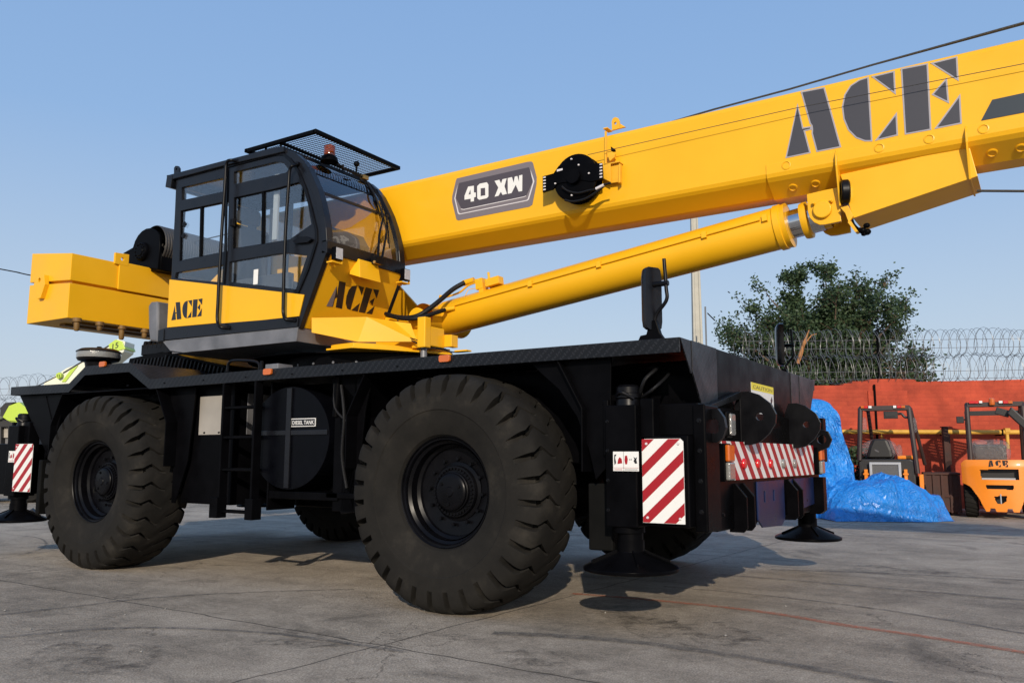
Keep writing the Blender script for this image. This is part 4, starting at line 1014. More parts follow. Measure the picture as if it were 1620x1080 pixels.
# mud flaps
b = MB(); q0 = Q(930, 764, 'y', .34); q1 = Q(972, 872, 'y', .34); b.box(q0.x, q1.x-.01, .34, .80, q1.z, q0.z); obj('mud_flap', b, 'greydark', CR, bevel=.01)
b = MB(); b.box(-5.14, -5.08, .10, .22, .46, 1.0); obj('mud_flap', b, 'greydark', CR, bevel=.01)
# diesel tank: round ended drum lying across the chassis
tk = Q(457, 692, 'y', .28); b = MB(); rx = (Q(519, 690, 'y', .28).x-Q(396, 690, 'y', .28).x)/2; rz_ = (Q(457, 613, 'y', .28).z-Q(457, 776, 'y', .28).z)/2
tc_ = (tk.x, tk.z)
b.xz(circ(tc_[0], tc_[1], rx, 48, rz=rz_), .28, .95)
tank = obj('diesel_tank', b, 'navy', CR, bevel=.008)
b = MB(); b.box(tc_[0]-.025, tc_[0]+.03, .262, .279, tc_[1]-rz_*.97, tc_[1]+rz_*.97); b.box(tc_[0]-rx*.97, tc_[0]+rx*.97, .268, .2795, tc_[1]+.02, tc_[1]+.06)
obj('tank_brace', b, 'frame_black', tank, bevel=.003)
b = MB(); q = [Q(a, e, 'y', .275) for a, e in ((461, 662), (499, 674))]
x0_, x1_b, z0_, z1_ = q[0].x, q[1].x, q[1].z, q[0].z
b.xz([(x0_, z0_), (x1_b, z0_), (x1_b, z1_), (x0_, z1_)], .273, .279, mi=0)
b.xz([(x0_+.006, z0_+.006), (x1_b-.006, z0_+.006), (x1_b-.006, z1_-.006), (x0_+.006, z1_-.006)], .2718, .2728, mi=1)
w, vs, fs = text_mb('DIESEL TANK', .06, None, bold=.0006); k_ = (x1_b-x0_-.03)/w
Hh = z1_-z0_; b.add([(x0_+.015+v.x*k_, .2712, z0_+.27*Hh+v.y*(.46*Hh)/(.7*.06)) for v in vs], fs, 0)
obj('tank_label', b, ['white', 'letterblack'], tank, label='black label reading DIESEL TANK')
# bare panels and boxes left of the tank
b = MB(); q = [Q(a, e, 'y', .352) for a, e in ((317, 627), (352, 687))]; b.box(q[0].x, q[1].x, .352, .359, q[1].z, q[0].z); obj('access_panel', b, 'panelsteel', CR, bevel=.002)
b = MB(); q = [Q(a, e, 'y', .5) for a, e in ((376, 623), (390, 687))]; b.box(q[0].x, q[1].x, .5, .9, q[1].z, q[0].z); obj('side_lamp_box', b, 'grey_steel', CR, bevel=.004)
b = MB(); b.box(-2.0, -1.98, .3, .6, .6, 1.66); q = Q(545, 650, 'y', .36); b.xz([(-1.30, 1.66), (-1.02, 1.66), (-1.02, .62), (-1.16, .60), (-1.16, 1.0), (-1.2, 1.35), (-1.26, 1.5)], .3, .33)
b.box(-1.30, -1.0, .28, .36, .72, .76); b.box(-1.95, -1.18, .28, .6, .70, .76); b.tube([(-1.22, .3, 1.68), (-1.24, .3, 1.35)], .03)
obj_split('tank_bracket', b, 'black', CR, bevel=.004)
# ladder
b = MB(); lx0_, lx1_ = -2.42, -2.02
b.box(lx0_-.012, lx0_+.012, .15, .23, .58, 1.66); b.box(lx1_-.012, lx1_+.012, .15, .23, .58, 1.66)
b.box(lx0_-.07, lx0_+.03, .12, .22, .53, .70); b.box(lx1_-.03, lx1_+.06, .12, .22, .53, .70)
lad = obj('ladder', b, 'black', CR, bevel=.004)
for z_ in (1.45, 1.20, .93, .585):
    b = MB(); b.tube([(lx0_, .2, z_), (lx1_, .2, z_)], .016, 10); b.box(lx0_, lx1_, .16, .25, z_-.008, z_+.008); obj('rung', b, 'black', lad)
b = MB(); q = [Q(a, e, 'y', .25) for a, e in ((360, 588), (362, 574), (372, 570), (400, 571), (410, 576), (410, 588))]
b.tube(smoothpath(q), .012, 8); q = Q(414, 580, 'y', .25); b.box(q.x-.008, q.x+.008, .24, .26, 1.75, q.z+.05)
obj('deck_handle', b, 'black_gloss', CR)
b = MB(); q = Q(430, 577, 'y', .4); b.box(q.x-.06, q.x+.10, .38, .55, 1.755, 1.83); obj('deck_box', b, 'grey_steel', CR, bevel=.005)
# marker lamps
for px, py in ((704, 567), (424, 588), (163, 576)):
    q = Q(px, py, 'y', YD0-.01); b = MB(); b.xz([(q.x-.048, q.z-.016), (q.x-.04, q.z-.025), (q.x+.04, q.z-.025), (q.x+.048, q.z-.016), (q.x+.048, q.z+.016), (q.x+.04, q.z+.025), (q.x-.04, q.z+.025), (q.x-.048, q.z+.016)], YD0-.025, YD0-.001)
    obj('marker_lamp', b, 'amberlens', CR, bevel=.005)
# rivets under the fascia edge and welded strip
# engine hood with louvres at the rear
b = MB()
hood = [(-5.2, 1.90), (-5.1, 2.12), (-4.5, 2.16), (-3.5, 1.96), (-3.2, 1.80), (-3.2, 1.72), (-5.2, 1.72)]
b.xz(hood, 1.0, 2.8)
hood_o = obj('engine_hood', b, 'black', CR, bevel=.006)
b = MB()
for i in range(26):
    x_ = -5.0+i*.062; zt_ = (2.13 if x_ < -4.5 else 2.16-(x_+4.5)*.2)-.02
    b.obox((x_, .992, zt_-.07), (1, 0, .0), (0, 1, 0), (.35, 0, 1), .012, .012, .06)
obj('louvre', b, 'black_gloss', hood_o)
b = MB(); b.box(-4.9, -4.2, 1.0, 1.1, 2.14, 2.26); 
for i in range(9): b.obox((-4.85+i*.08, 1.05, 2.25), (1, .3, .2*(i % 3)), (0, 1, 0), (.3, 0, 1), .02, .05, .05)
obj('engine_pipework', b, 'black_gloss', hood_o, bevel=.01)
# air intake on the rear deck
q = Q(156, 566, 'y', .42); b = MB()
kk = (Q(174, 560, 'y', .42)-Q(136, 560, 'y', .42)).x/2
b.lathe([(.0001, .17), (.02, .17), (.03, .155), (kk*.8, .14), (kk, .115), (kk, .105)], (q.x, .42, 1.995), (0, 0, 1), 32)
b.lathe([(kk*.97, .045), (kk*.9, .02), (kk*.6, .0), (kk*.52, -.09)], (q.x, .42, 1.995), (0, 0, 1), 32)
ai = obj('air_intake', b, 'black_gloss', CR)
b = MB(); b.lathe([(kk*.97, .105), (kk*.98, .075), (kk*.96, .045)], (q.x, .42, 1.995), (0, 0, 1), 32); obj('clear_bowl', b, 'clearlens', ai)
# mirrors
def mirror(base, y, flip, pole):
    b = MB(); x_, z_ = base
    b.xz([(x_-.10, z_), (x_-.085, z_+.03), (x_-.045, z_+.035), (x_-.02, z_+.12), (x_+.02, z_+.12), (x_+.045, z_+.035), (x_+.07, z_)], y-.02, y+.02)
    arm = obj('mirror_arm', b, 'black', CR, bevel=.004)
    b = MB()
    b.tube(smoothpath([(x_, y, z_+.1), (x_+.02, y, z_+.16), (x_+.085*flip, y, z_+.24), (x_+.085*flip, y, z_+.32), (x_+.075*flip, y, z_+.50)], 6), .0115, 10)
    b.tube([(x_-.02*flip, y, z_+.345), (x_+.1*flip, y, z_+.345)], .017, 10)
    obj('mirror_tube', b, 'black_gloss', arm)
    return arm
def mirror_head(c, ang, w, h, parent):
    b = MB(); u = Vector((math.cos(ang), math.sin(ang), 0)); nn = Vector((-math.sin(ang), math.cos(ang), 0))
    pr = [(-w*.5, -h*.36), (-w*.44, -h*.47), (-w*.3, -h*.5), (w*.3, -h*.5), (w*.44, -h*.47), (w*.5, -h*.36), (w*.5, h*.36), (w*.44, h*.47), (w*.3, h*.5), (-w*.3, h*.5), (-w*.44, h*.47), (-w*.5, h*.36)]
    rings = [(1, -.004), (1, .028), (.93, .046), (.75, .058), (.4, .064)]
    vs = []; 
    for s_, d_ in rings: vs += [Vector(c)+u*a*s_+Vector((0, 0, 1))*e*(1-(1-s_)*.6)+nn*d_ for a, e in pr]
    k = len(pr); fs = [(r_*k+i, r_*k+(i+1) % k, (r_+1)*k+(i+1) % k, (r_+1)*k+i) for r_ in range(len(rings)-1) for i in range(k)]
    fs.append(tuple(range(k-1, -1, -1))); fs.append(tuple(range((len(rings)-1)*k, len(rings)*k)))
    b.add(vs, fs, 0, True); return obj('mirror_head', b, 'frame_black', parent)
q = Q(1035, 532, 'y', .2); am = mirror((q.x+.0, 1.755), .2, 1, 0)
c = Q(1034, 472, 'y', .2); hh_ = Q(1034, 421, 'y', .2).z-Q(1034, 523, 'y', .2).z
mirror_head((c.x-.0, .2, c.z), R(62), .125, hh_*.97, am)
fm = Q(1241, 580, 'y', 3.55); am = mirror((fm.x, 1.755), 3.55, 1, 0); c = Q(1238, 545, 'y', 3.5); mirror_head((c.x, 3.5, c.z), R(112), .17, .40, am)

# ---------------- front bumper assembly
XB = 1.76
b = MB()
b.box(1.2, 1.72, .86, 2.9, .60, 1.36)
b.yz([(.55, .66), (.62, .58), (1.45, .575), (1.50, .60), (2.26, .60), (2.35, .575), (3.0, .575), (3.2, .64), (3.2, 1.36), (.55, 1.36)], 1.66, 1.735)
bum = obj('front_bumper', b, 'black', CR, bevel=.008)
b = MB(); b.yz([(1.45, .60), (1.55, .545), (2.06, .525), (2.16, .57), (2.16, .87), (1.45, .87)], 1.7355, 1.748, [[(1.60, .72), (1.64, .72), (1.64, .80), (1.60, .80)], [(1.84, .72), (1.88, .72), (1.88, .80), (1.84, .80)]])
b.yz([(2.3, .60), (3.15, .64), (3.15, .87), (2.3, .87)], 1.7355, 1.745)
obj('lower_plate', b, 'sky_sheen', bum, bevel=.003)
# striped warning board
by0 = Q(1141, 697, 'x', XB).y; by1 = Q(1286, 706, 'x', XB).y; bz1 = Q(1142, 697, 'x', XB).z; bz0 = Q(1150, 760, 'x', XB).z
b = MB(); b.yz([(by0, bz0), (by1, bz0), (by1, bz1), (by0, bz1)], 1.738, XB)
brd = obj('warning_board', b, 'white', bum, bevel=.002)
b = MB(); H_ = bz1-bz0; nst = 14; stp = (by1-by0+.1)/nst
for i in range(-1, nst+1):
    a_ = by0+i*stp; lean = .27
    poly = [(a_+lean, bz0), (a_+lean+stp*.48, bz0), (a_+stp*.48, bz1), (a_, bz1)]
    # clip to the board sideways
    def clip(poly, lim, keep):
        out = []
        for j in range(len(poly)):
            p, q = poly[j-1], poly[j]; ip, iq = keep(p[0]), keep(q[0])
            if ip != iq: t = (lim-p[0])/(q[0]-p[0]); out.append((lim, p[1]+(q[1]-p[1])*t))
            if iq: out.append(q)
        return out
    poly = clip(poly, by0, lambda v: v >= by0); poly = clip(poly, by1, lambda v: v <= by1) if poly else poly
    if len(poly) > 2: b.yz(poly, XB+.0005, XB+.0018)
obj('red_stripes', b, 'red', brd)
for i, (px, mm) in enumerate(((1178, 'redlens'), (1200, 'redlens'), (1220, 'redlens'), (1240, 'clearlens'), (1258, 'clearlens'))):
    q = Q(px, 733, 'x', XB+.01); b = MB(); b.lathe([(.036, -.0), (.036, .010), (.03, .018), (.0001, .022)], (XB+.001, q.y, q.z), (1, 0, 0), 20); obj('board_dot', b, mm, bum)  # raised round dots, red then pale, added over the stripes
# side lamps at both ends of the board
for y_, zc in ((by0+.06, (bz0+bz1)/2-.01), (by1+.16, (bz0+bz1)/2-.01)):
    b = MB(); b.box(XB-.03, XB+.02, y_-.065, y_+.065, zc-.12, zc+.12); ll = obj('turn_lamp', b, 'black', bum, bevel=.004)
    b = MB(); b.box(XB+.02, XB+.05, y_-.058, y_+.058, zc+.005, zc+.112); obj('amber_lens', b, 'amberlens', ll, bevel=.01)
    b = MB(); b.box(XB+.02, XB+.05, y_-.058, y_+.058, zc-.112, zc+.001); obj('clear_lens', b, 'clearlens', ll, bevel=.01)
# headlamps
for y_ in (.93, 2.62):
    q = Q(1155, 671, 'x', 1.76) if y_ < 2 else Vector((1.76, y_, 1.26)); q.y = q.y if y_ < 2 else y_
    b = MB(); b.box(1.735, 1.765, q.y-.062, q.y+.062, q.z-.085, q.z+.085); hl = obj('headlamp', b, 'black', bum, bevel=.02)
    b = MB(); b.box(1.7655, 1.785, q.y-.048, q.y+.048, q.z-.07, q.z+.07); obj('lens', b, 'clearlens', hl, bevel=.012)
# big rounded towing ears
b = MB()
def ear(y_, zoff=0):
    o_ = [(1.70, 1.40), (1.735, 1.487), (1.80, 1.49), (1.87, 1.465), (1.95, 1.40), (1.982, 1.33), (1.975, 1.27), (1.93, 1.20), (1.86, 1.14), (1.80, 1.125), (1.70, 1.125)]
    b.xz([(x, z+zoff) for x, z in o_], y_, y_+.028, [circ(1.872, 1.315+zoff, .026, 16)])
ear(2.44, -.01); obj('towing_ear', b, 'black_gloss', bum, bevel=.006); b = MB(); ear(1.14)
b.box(1.736, 1.745, 1.13, 1.14, 1.13, 1.50)
# sloping web from the corner up to the ear
b.add([(1.70, .50, 1.36), (1.74, .50, 1.36), (1.745, 1.14, 1.49), (1.70, 1.14, 1.49), (1.70, .50, 1.33), (1.74, .50, 1.33), (1.745, 1.14, 1.44), (1.70, 1.14, 1.44)],
      [(0, 1, 2, 3), (7, 6, 5, 4), (0, 4, 5, 1), (1, 5, 6, 2), (2, 6, 7, 3), (3, 7, 4, 0)])
obj('towing_ear', b, 'black_gloss', bum, bevel=.006)
b = MB()
e1 = XZ([(1105, 648), (1135, 646), (1145, 660), (1148, 676), (1143, 692), (1135, 700), (1105, 700)], .42)
hc = XZ([(1130, 674)], .42)[0]; b.xz(e1, .42, .46, [circ(hc[0], hc[1], .034, 16, rz=.045)]); obj('lashing_eye', b, 'black_gloss', bum, bevel=.004); b = MB()
cx_, cz_ = 1.80, 1.19
b.xz([(1.70, 1.10), (1.78, 1.09), (1.87, 1.13), (1.90, 1.20), (1.87, 1.27), (1.80, 1.29), (1.77, 1.27), (1.77, 1.36), (1.70, 1.36)], 3.22, 3.26, [circ(1.815, 1.20, .04, 16)])
obj('lashing_eye', b, 'black_gloss', bum, bevel=.004)
# paired hanging plates
for y_ in (.95, 1.12, 2.28, 2.44):
    b = MB(); b.xz([(1.70, .87), (1.75, .87), (1.82, .785), (1.82, .585), (1.795, .555), (1.70, .555)], y_, y_+.022); obj('push_plate', b, 'black', bum, bevel=.004)
b = MB(); b.xz([(1.70, .87), (1.82, .87), (1.82, .58), (1.78, .55), (1.70, .55)], 3.18, 3.30)
obj('push_plate', b, 'black', bum, bevel=.004)

# ---------------- outriggers
def board_mb(x0, x1, y, z0, z1, n, rise):
    w = MB(); r_ = .018
    w.xz([(x0, z0), (x1, z0), (x1, z1-r_), (x1-r_, z1), (x0+r_, z1), (x0, z1-r_)], y-.004, y)
    s = MB(); h = z1-z0; wd = x1-x0; per = h/3.25
    rise = wd*.92
    for i in range(-3, 7):
        a = z1-.39*h-i*per-per*.225
        poly = [(x0+.001, a), (x1-.001, a+rise), (x1-.001, a+rise+per*.46), (x0+.001, a+per*.46)]
        def clipz(poly, lim, keep):
            out = []
            for j in range(len(poly)):
                p, q = poly[j-1], poly[j]; ip, iq = keep(p[1]), keep(q[1])
                if ip != iq: t = (lim-p[1])/(q[1]-p[1]); out.append((p[0]+(q[0]-p[0])*t, lim))
                if iq: out.append(q)
            return out
        poly = clipz(poly, z0+.002, lambda v: v >= z0+.002)
        if poly: poly = clipz(poly, z1-.002, lambda v: v <= z1-.002)
        if len(poly) > 2: s.xz(poly, y-.0055, y-.0045)
    return w, s
def outrigger(xj, xbx0, xbx1, yj, side, bx, withboard, padz=.35, stickx=None):
    # side -1: near side, the jack stands at the -Y end; +1: far side
    b = MB()
    b.box(xj-.10, xj+.11, yj-.08*1, yj+.14, .62, 1.36)
    ye = yj-.02
    b.box(xbx0, xbx1, min(ye, YC), max(ye, YC), .63, 1.17)
    b.box(xj-.14, xj-.10, yj-.03, yj+.1, 1.05, 1.40); b.box(xj+.11, xj+.20, yj-.02, yj+.1, 1.0, 1.40)
    rt = obj('outrigger', b, 'black', CR, bevel=.008)
    b = MB(); b.lathe([(.0001, 1.49), (.06, 1.49), (.075, 1.475), (.075, 1.44), (.082, 1.435), (.082, 1.41), (.072, 1.40), (.08, 1.36), (.08, 1.34)], (xj+.01, yj+.03, 0), (0, 0, 1), 20); b.tube(smoothpath([(xj-.05, yj, 1.40), (xj-.0, yj-.06, 1.44), (xj+.07, yj-.02, 1.40)]), .012, 8); obj('jack_cap', b, 'black_gloss', rt)
    b = MB(); b.lathe([(.10, .585), (.10, .622)], (xj, yj+.03, 0), (0, 0, 1), 24); b.lathe([(.078, padz+.05), (.078, .62)], (xj+.01, yj+.03, 0), (0, 0, 1), 28); obj('jack_leg', b, 'black', rt)
    b = MB(); b.lathe([(.084, padz+.17), (.084, padz+.10), (.10, padz+.088), (.285, padz+.012), (.292, padz+.006), (.292, padz-.012), (.28, padz-.018), (.0001, padz-.018)], (xj+.01, yj+.03, 0), (0, 0, 1), 40)
    for i in range(4):
        a = math.pi/2*i+.6; b.obox((xj+.01+.16*math.cos(a), yj+.03+.16*math.sin(a), padz+.062), (math.cos(a), math.sin(a), -.4), (-math.sin(a), math.cos(a), 0), (0, 0, 1), .09, .005, .018)
    obj('jack_pad', b, 'black', rt, bevel=.002)
    if withboard:
        x0, x1, z0, z1 = bx
        w_, s_ = board_mb(x0, x1, withboard, z0, z1, 4 if x1-x0 > .2 else 6, .30 if x1-x0 > .2 else .2)
        bb = obj('warning_board', w_, 'white', rt); obj('red_stripes', s_, 'red', bb)
        for px_, pz_ in ((x0+.03, z1-.03), (x1-.03, z1-.03), (x0+.03, z0+.03), (x1-.03, z0+.03)):
            sb = MB(); sb.lathe([(.0001, -.012), (.006, -.012), (.009, -.007), (.009, -.004)], (px_, withboard, pz_), (0, 1, 0), 10); obj('screw', sb, 'silver', bb)
    return rt
q0 = Q(1016, 694, 'y', .2); q1 = Q(1085, 829, 'y', .2)
xj = Q(991, 740, 'y', .25).x
pz = .372
og = outrigger(xj, q0.x-.03, q1.x+.02, .24, -1, (q0.x, q1.x, q1.z, q0.z), .195, pz)
# lens-like sticker on the jack
ys_ = .24-.08-.001
q = [Q(a, e, 'y', ys_) for a, e in ((970, 714), (1011, 745))]
def jack_sticker(x0, x1, z0, z1, ys_, rt):
    b = MB(); b.xz([(x0, z0), (x1, z0), (x1, z1), (x0, z1)], ys_-.002, ys_)
    w_, h_ = x1-x0, z1-z0; F_ = lambda u, v: (x0+w_*u, z0+h_*v)
    def pp(pts, mi): b.xz([F_(*p) for p in pts], ys_-.003, ys_-.0022, mi=mi)
    pp([(.41, 0), (.42, 0), (.42, 1), (.41, 1)], 2); pp([(.02, .16), (.98, .16), (.98, .175), (.02, .175)], 1)
    pp([(.06, .30), (.12, .42), (.08, .7), (.14, .86), (.05, .84), (.04, .5)], 2); pp([(.17, .36), (.36, .40), (.34, .62), (.26, .72), (.2, .6)], 1)
    pp([(.48, .35), (.55, .35), (.58, .6), (.55, .8), (.47, .78), (.45, .55)], 1)
    for k in (.64, .70): pp([(k, .56), (k+.03, .56), (k+.03, .62), (k, .62)], 2)
    pp([(.80, .52), (.84, .60), (.80, .74), (.87, .66), (.94, .72), (.91, .58), (.94, .40), (.86, .38)], 2)
    pp([(.45, .06), (.95, .06), (.95, .09), (.45, .09)], 2); pp([(.05, .06), (.36, .06), (.36, .09), (.05, .09)], 1)
    obj('hazard_sticker', b, ['white', 'red', 'letterblack'], rt)
jack_sticker(q[0].x, q[1].x, q[1].z, q[0].z, ys_, og)
b = MB(); q = Q(1107, 760, 'y', .2)
# far front, rear near, rear far
xf_ = 1.58
outrigger(xf_, 1.40, 1.70, 3.49, 1, None, None, .315)
qa = Q(25.5, 702, 'y', .152); qb = Q(47.5, 778, 'y', .152)
xr_ = Q(33, 760, 'y', .27).x
og2 = outrigger(xr_-.02, xr_-.42, xr_-.12, .24, -1, (qa.x, qb.x, qb.z, qa.z), .152, pz)
qa = Q(14.5, 713, 'y', ys_); qb = Q(27, 731, 'y', ys_); jack_sticker(qa.x, qb.x+.02, qb.z, qa.z, ys_, og2)
outrigger(xr_-.02, xr_-.42, xr_-.12, 3.49, 1, None, None, pz)
# front corner box next to the board
b = MB(); b.box(q1.x+.02, q1.x+.10, .30, .55, .60, 1.36); b.box(q1.x-.25, q1.x+.05, .32, .55, 1.17, 1.37); b.box(1.40, 1.66, .86, .99, .60, 1.6); obj('corner_box', b, 'black', CR, bevel=.01)

# ---------------- small carrier details
b = MB()
b.tube(smoothpath([(1.36, .30, 1.42), (1.42, .26, 1.52), (1.46, .36, 1.60), (1.30, .55, 1.62)]), .012, 8)
b.tube(smoothpath([(1.34, .33, 1.40), (1.48, .25, 1.46), (1.52, .40, 1.56), (1.4, .6, 1.6)]), .010, 8)
obj_split('jack_hose', b, 'hose', CR)
b = MB()
b.tube(smoothpath([(-1.18, .29, 1.60), (-1.12, .27, 1.35), (-1.14, .28, 1.05), (-1.09, .29, .80)]), .013, 8)
b.tube(smoothpath([(-1.26, .30, 1.62), (-1.22, .27, 1.42), (-1.08, .28, 1.30)]), .010, 8)
obj_split('frame_hose', b, 'hose', CR)
def bolt(x, y, z, ax, r_=.011, par=CR):
    bb_ = MB(); bb_.lathe([(.0001, -.010), (r_, -.010), (r_*1.05, 0), (r_*1.5, .001), (r_*1.5, .004)], (x, y, z), ax, 6); obj('bolt_head', bb_, 'black_gloss', par)
for z_ in (.72, .90, 1.08, 1.26):
    bolt(q1.x+.06, .299, z_, (0, 1, 0)); bolt(xj-.085, .159, z_, (0, 1, 0), .008)
for y_ in (.72, 2.9):
    for z_ in (.68, 1.2): bolt(1.737, y_, z_, (-1, 0, 0))
for x_ in (-2.9, -2.7): bolt(x_, .351, 1.25, (0, 1, 0), .007)
for i in range(7): bolt(-.5-i*.55, .1595, 1.70, (0, 1, 0), .006)

# ---------------- wheels
def tyre_mb():
    lugs = 32; TW = .585
    prof = [(.372, .085), (.385, .062), (.43, .040), (.50, .018), (.545, .009), (.552, .002), (.60, -.001), (.64, -.001), (.675, .002), (.70, .007), (.718, .011), (.742, .020), (.760, .034), (.775, .052), (.784, .072), (.790, .10), (.794, .13), (.797, .165), (.799, .20), (.80, .235), (.80, .262)]
    prof = prof+[(.80, .28)]+[(r, TW-y) for r, y in prof[::-1]]
    ns = len(prof); vs = []
    # along one block: groove floor, steep wall, top, steep wall
    ph = [(-.5, 1), (.5, 1), (.5+.22, 0), (.10+.16, 0), (.37, 0), (.5, 0), (.63, 0), (.74, 0)]
    seq = [('g', -1), ('g', 0), ('g', 1), ('w', 1), ('t', .2), ('t', .36), ('t', .5), ('t', .64), ('t', .8), ('w', -1)]
    K_ = len(seq); NT = lugs*K_
    for L_ in range(lugs):
        for typ, val in seq:
            for i, (r, y) in enumerate(prof):
                yy = y if y <= TW/2 else TW-y
                half = max(0, min(1, (y-.255)/.05))*.5
                gw = (.125-.085*min(1, max(0, (yy-.03)/.14)))      # half width of the groove, wide at the shoulder
                wl = gw+.030
                if typ == 'g': p_ = val*gw; d = 1
                elif typ == 'w': p_ = val*wl if val > 0 else 1-wl; d = 0
                else: p_ = wl+(1-2*wl)*((val-.0)/1.0); d = 0
                if typ == 'g' and val < 0: p_ = -gw
                zig = .30*(1-abs(1-2*min(1, max(0, (yy-.05)/.15)))) - .55*max(0, yy-.19)/.09*.5
                th = (L_+p_+zig+half)/lugs
                dep = 0
                if r > .645 and d:
                    m_ = min(1, (r-.645)/.09)
                    dep = ((.066-.02*min(1, yy/.15)) if yy < .205 else max(0, .046*(1-(yy-.205)/.05)))*m_
                rr2 = r-dep*(1 if r > .76 else .62); y2 = y
                if dep and r < .79: y2 = y+(dep*.85 if y < TW/2 else -dep*.85)
                if typ == 't' and r > .70: rr2 += .004*(1-abs(2*val-1))
                a = 2*math.pi*th; vs.append((rr2*math.cos(a), y2, rr2*math.sin(a)))
    fs = [(j*ns+i, j*ns+i+1, ((j+1) % NT)*ns+i+1, ((j+1) % NT)*ns+i) for j in range(NT) for i in range(ns-1)]
    b = MB(); b.add(vs, fs, 0, True); return b
def rim_mb():
    b = MB()
    b.lathe([(.385, .070), (.402, .060), (.405, .068), (.392, .085), (.37, .10), (.352, .10), (.345, .11), (.345, .13), (.325, .145), (.32, .20), (.30, .215), (.295, .235), (.20, .25)], (0, 0, 0), (0, 1, 0), 56)
    b.lathe([(.37, .46), (.40, .50)], (0, 0, 0), (0, 1, 0), 40); b.lathe([(.32, .14), (.32, .46), (.0001, .46)], (0, 0, 0), (0, 1, 0), 40)
    b.lathe([(.364, .086), (.369, .080), (.374, .086)], (0, 0, 0), (0, 1, 0), 56)
    return b
def hub_mb():
    b = MB()
    b.lathe([(.0001, .138), (.030, .138), (.036, .146), (.10, .149), (.118, .152), (.126, .160), (.126, .176), (.134, .180), (.134, .200), (.172, .204), (.176, .212), (.176, .235), (.20, .242)], (0, 0, 0), (0, 1, 0), 48)
    for i in range(36):
        a = 2*math.pi*i/36; b.lathe([(.0001, .186), (.0085, .186), (.009, .204)], (.154*math.cos(a), 0, .154*math.sin(a)), (0, 1, 0), 6)
    for i in range(12):
        a = 2*math.pi*i/12; b.lathe([(.0001, .212), (.012, .212), (.013, .235)], (.222*math.cos(a), 0, .222*math.sin(a)), (0, 1, 0), 6)
    for i in range(3):
        a = 2*math.pi*i/3+.5; b.lathe([(.0001, .140), (.012, .140), (.012, .152)], (.085*math.cos(a), 0, .085*math.sin(a)), (0, 1, 0), 8)
    b.lathe([(.12, .25), (.12, .6)], (0, 0, 0), (0, 1, 0), 20)
    return b
TYM = tyre_mb()
def make_wheel():
    w = bpy.data.objects.new('wheel', None); COL.objects.link(w); w.parent = CR; OFF[w] = Vector((0, 0, 0))
    obj('tyre', TYM, 'rubber', w, sharp=26); obj('rim', rim_mb(), 'rim_black', w); obj('hub', hub_mb(), 'rim_black', w, bevel=0)
    return w
wh = make_wheel()
def place(w, x, y, flip, spin, steer=0):
    w.scale = (1.018, 1, 1.018); w.location = Vector((x, y, .803))-OFF[CR]; w.rotation_euler = (0, R(spin), R(180 if flip else 0)+steer)
place(wh, 0, 0.0, False, 4)
for x, y, f_, s_ in ((-4.107, 0, False, 37), (0, 3.76, True, 11), (-4.107, 3.76, True, 60)):
    w2 = wh.copy(); COL.objects.link(w2); w2.parent = CR
    for ch in wh.children:
        c2 = ch.copy(); COL.objects.link(c2); c2.parent = w2
    place(w2, x, y, f_, s_)
#BACKGROUND
# ================================================================== BACKGROUND
def fr(name, label, cat, dist, pxc, group=None, rot=0):
    """a top-level object standing at this distance; returns it and a map pixel -> its own (x, z) on the upright plane at local depth dy"""
    s0 = B(pxc, 700, dist)[0]; org = world(s0, dist)
    r_ = root(name, label, cat, org, BROT+rot, group)
    Rz = Matrix.Rotation(rot, 3, 'Z'); lx = Rz @ rgt0; ly = Rz @ fwh
    def m(px, py, dy=0):
        d = fwd*F_PX+rgt*(px-810)-upv*(py-540); t = ((org+ly*dy-CAM).dot(ly))/d.dot(ly); p = CAM+d*t-org
        return p.dot(lx), p.z
    return r_, m
def poly(m, pts, dy=0): return [m(a, b_, dy) for a, b_ in pts]

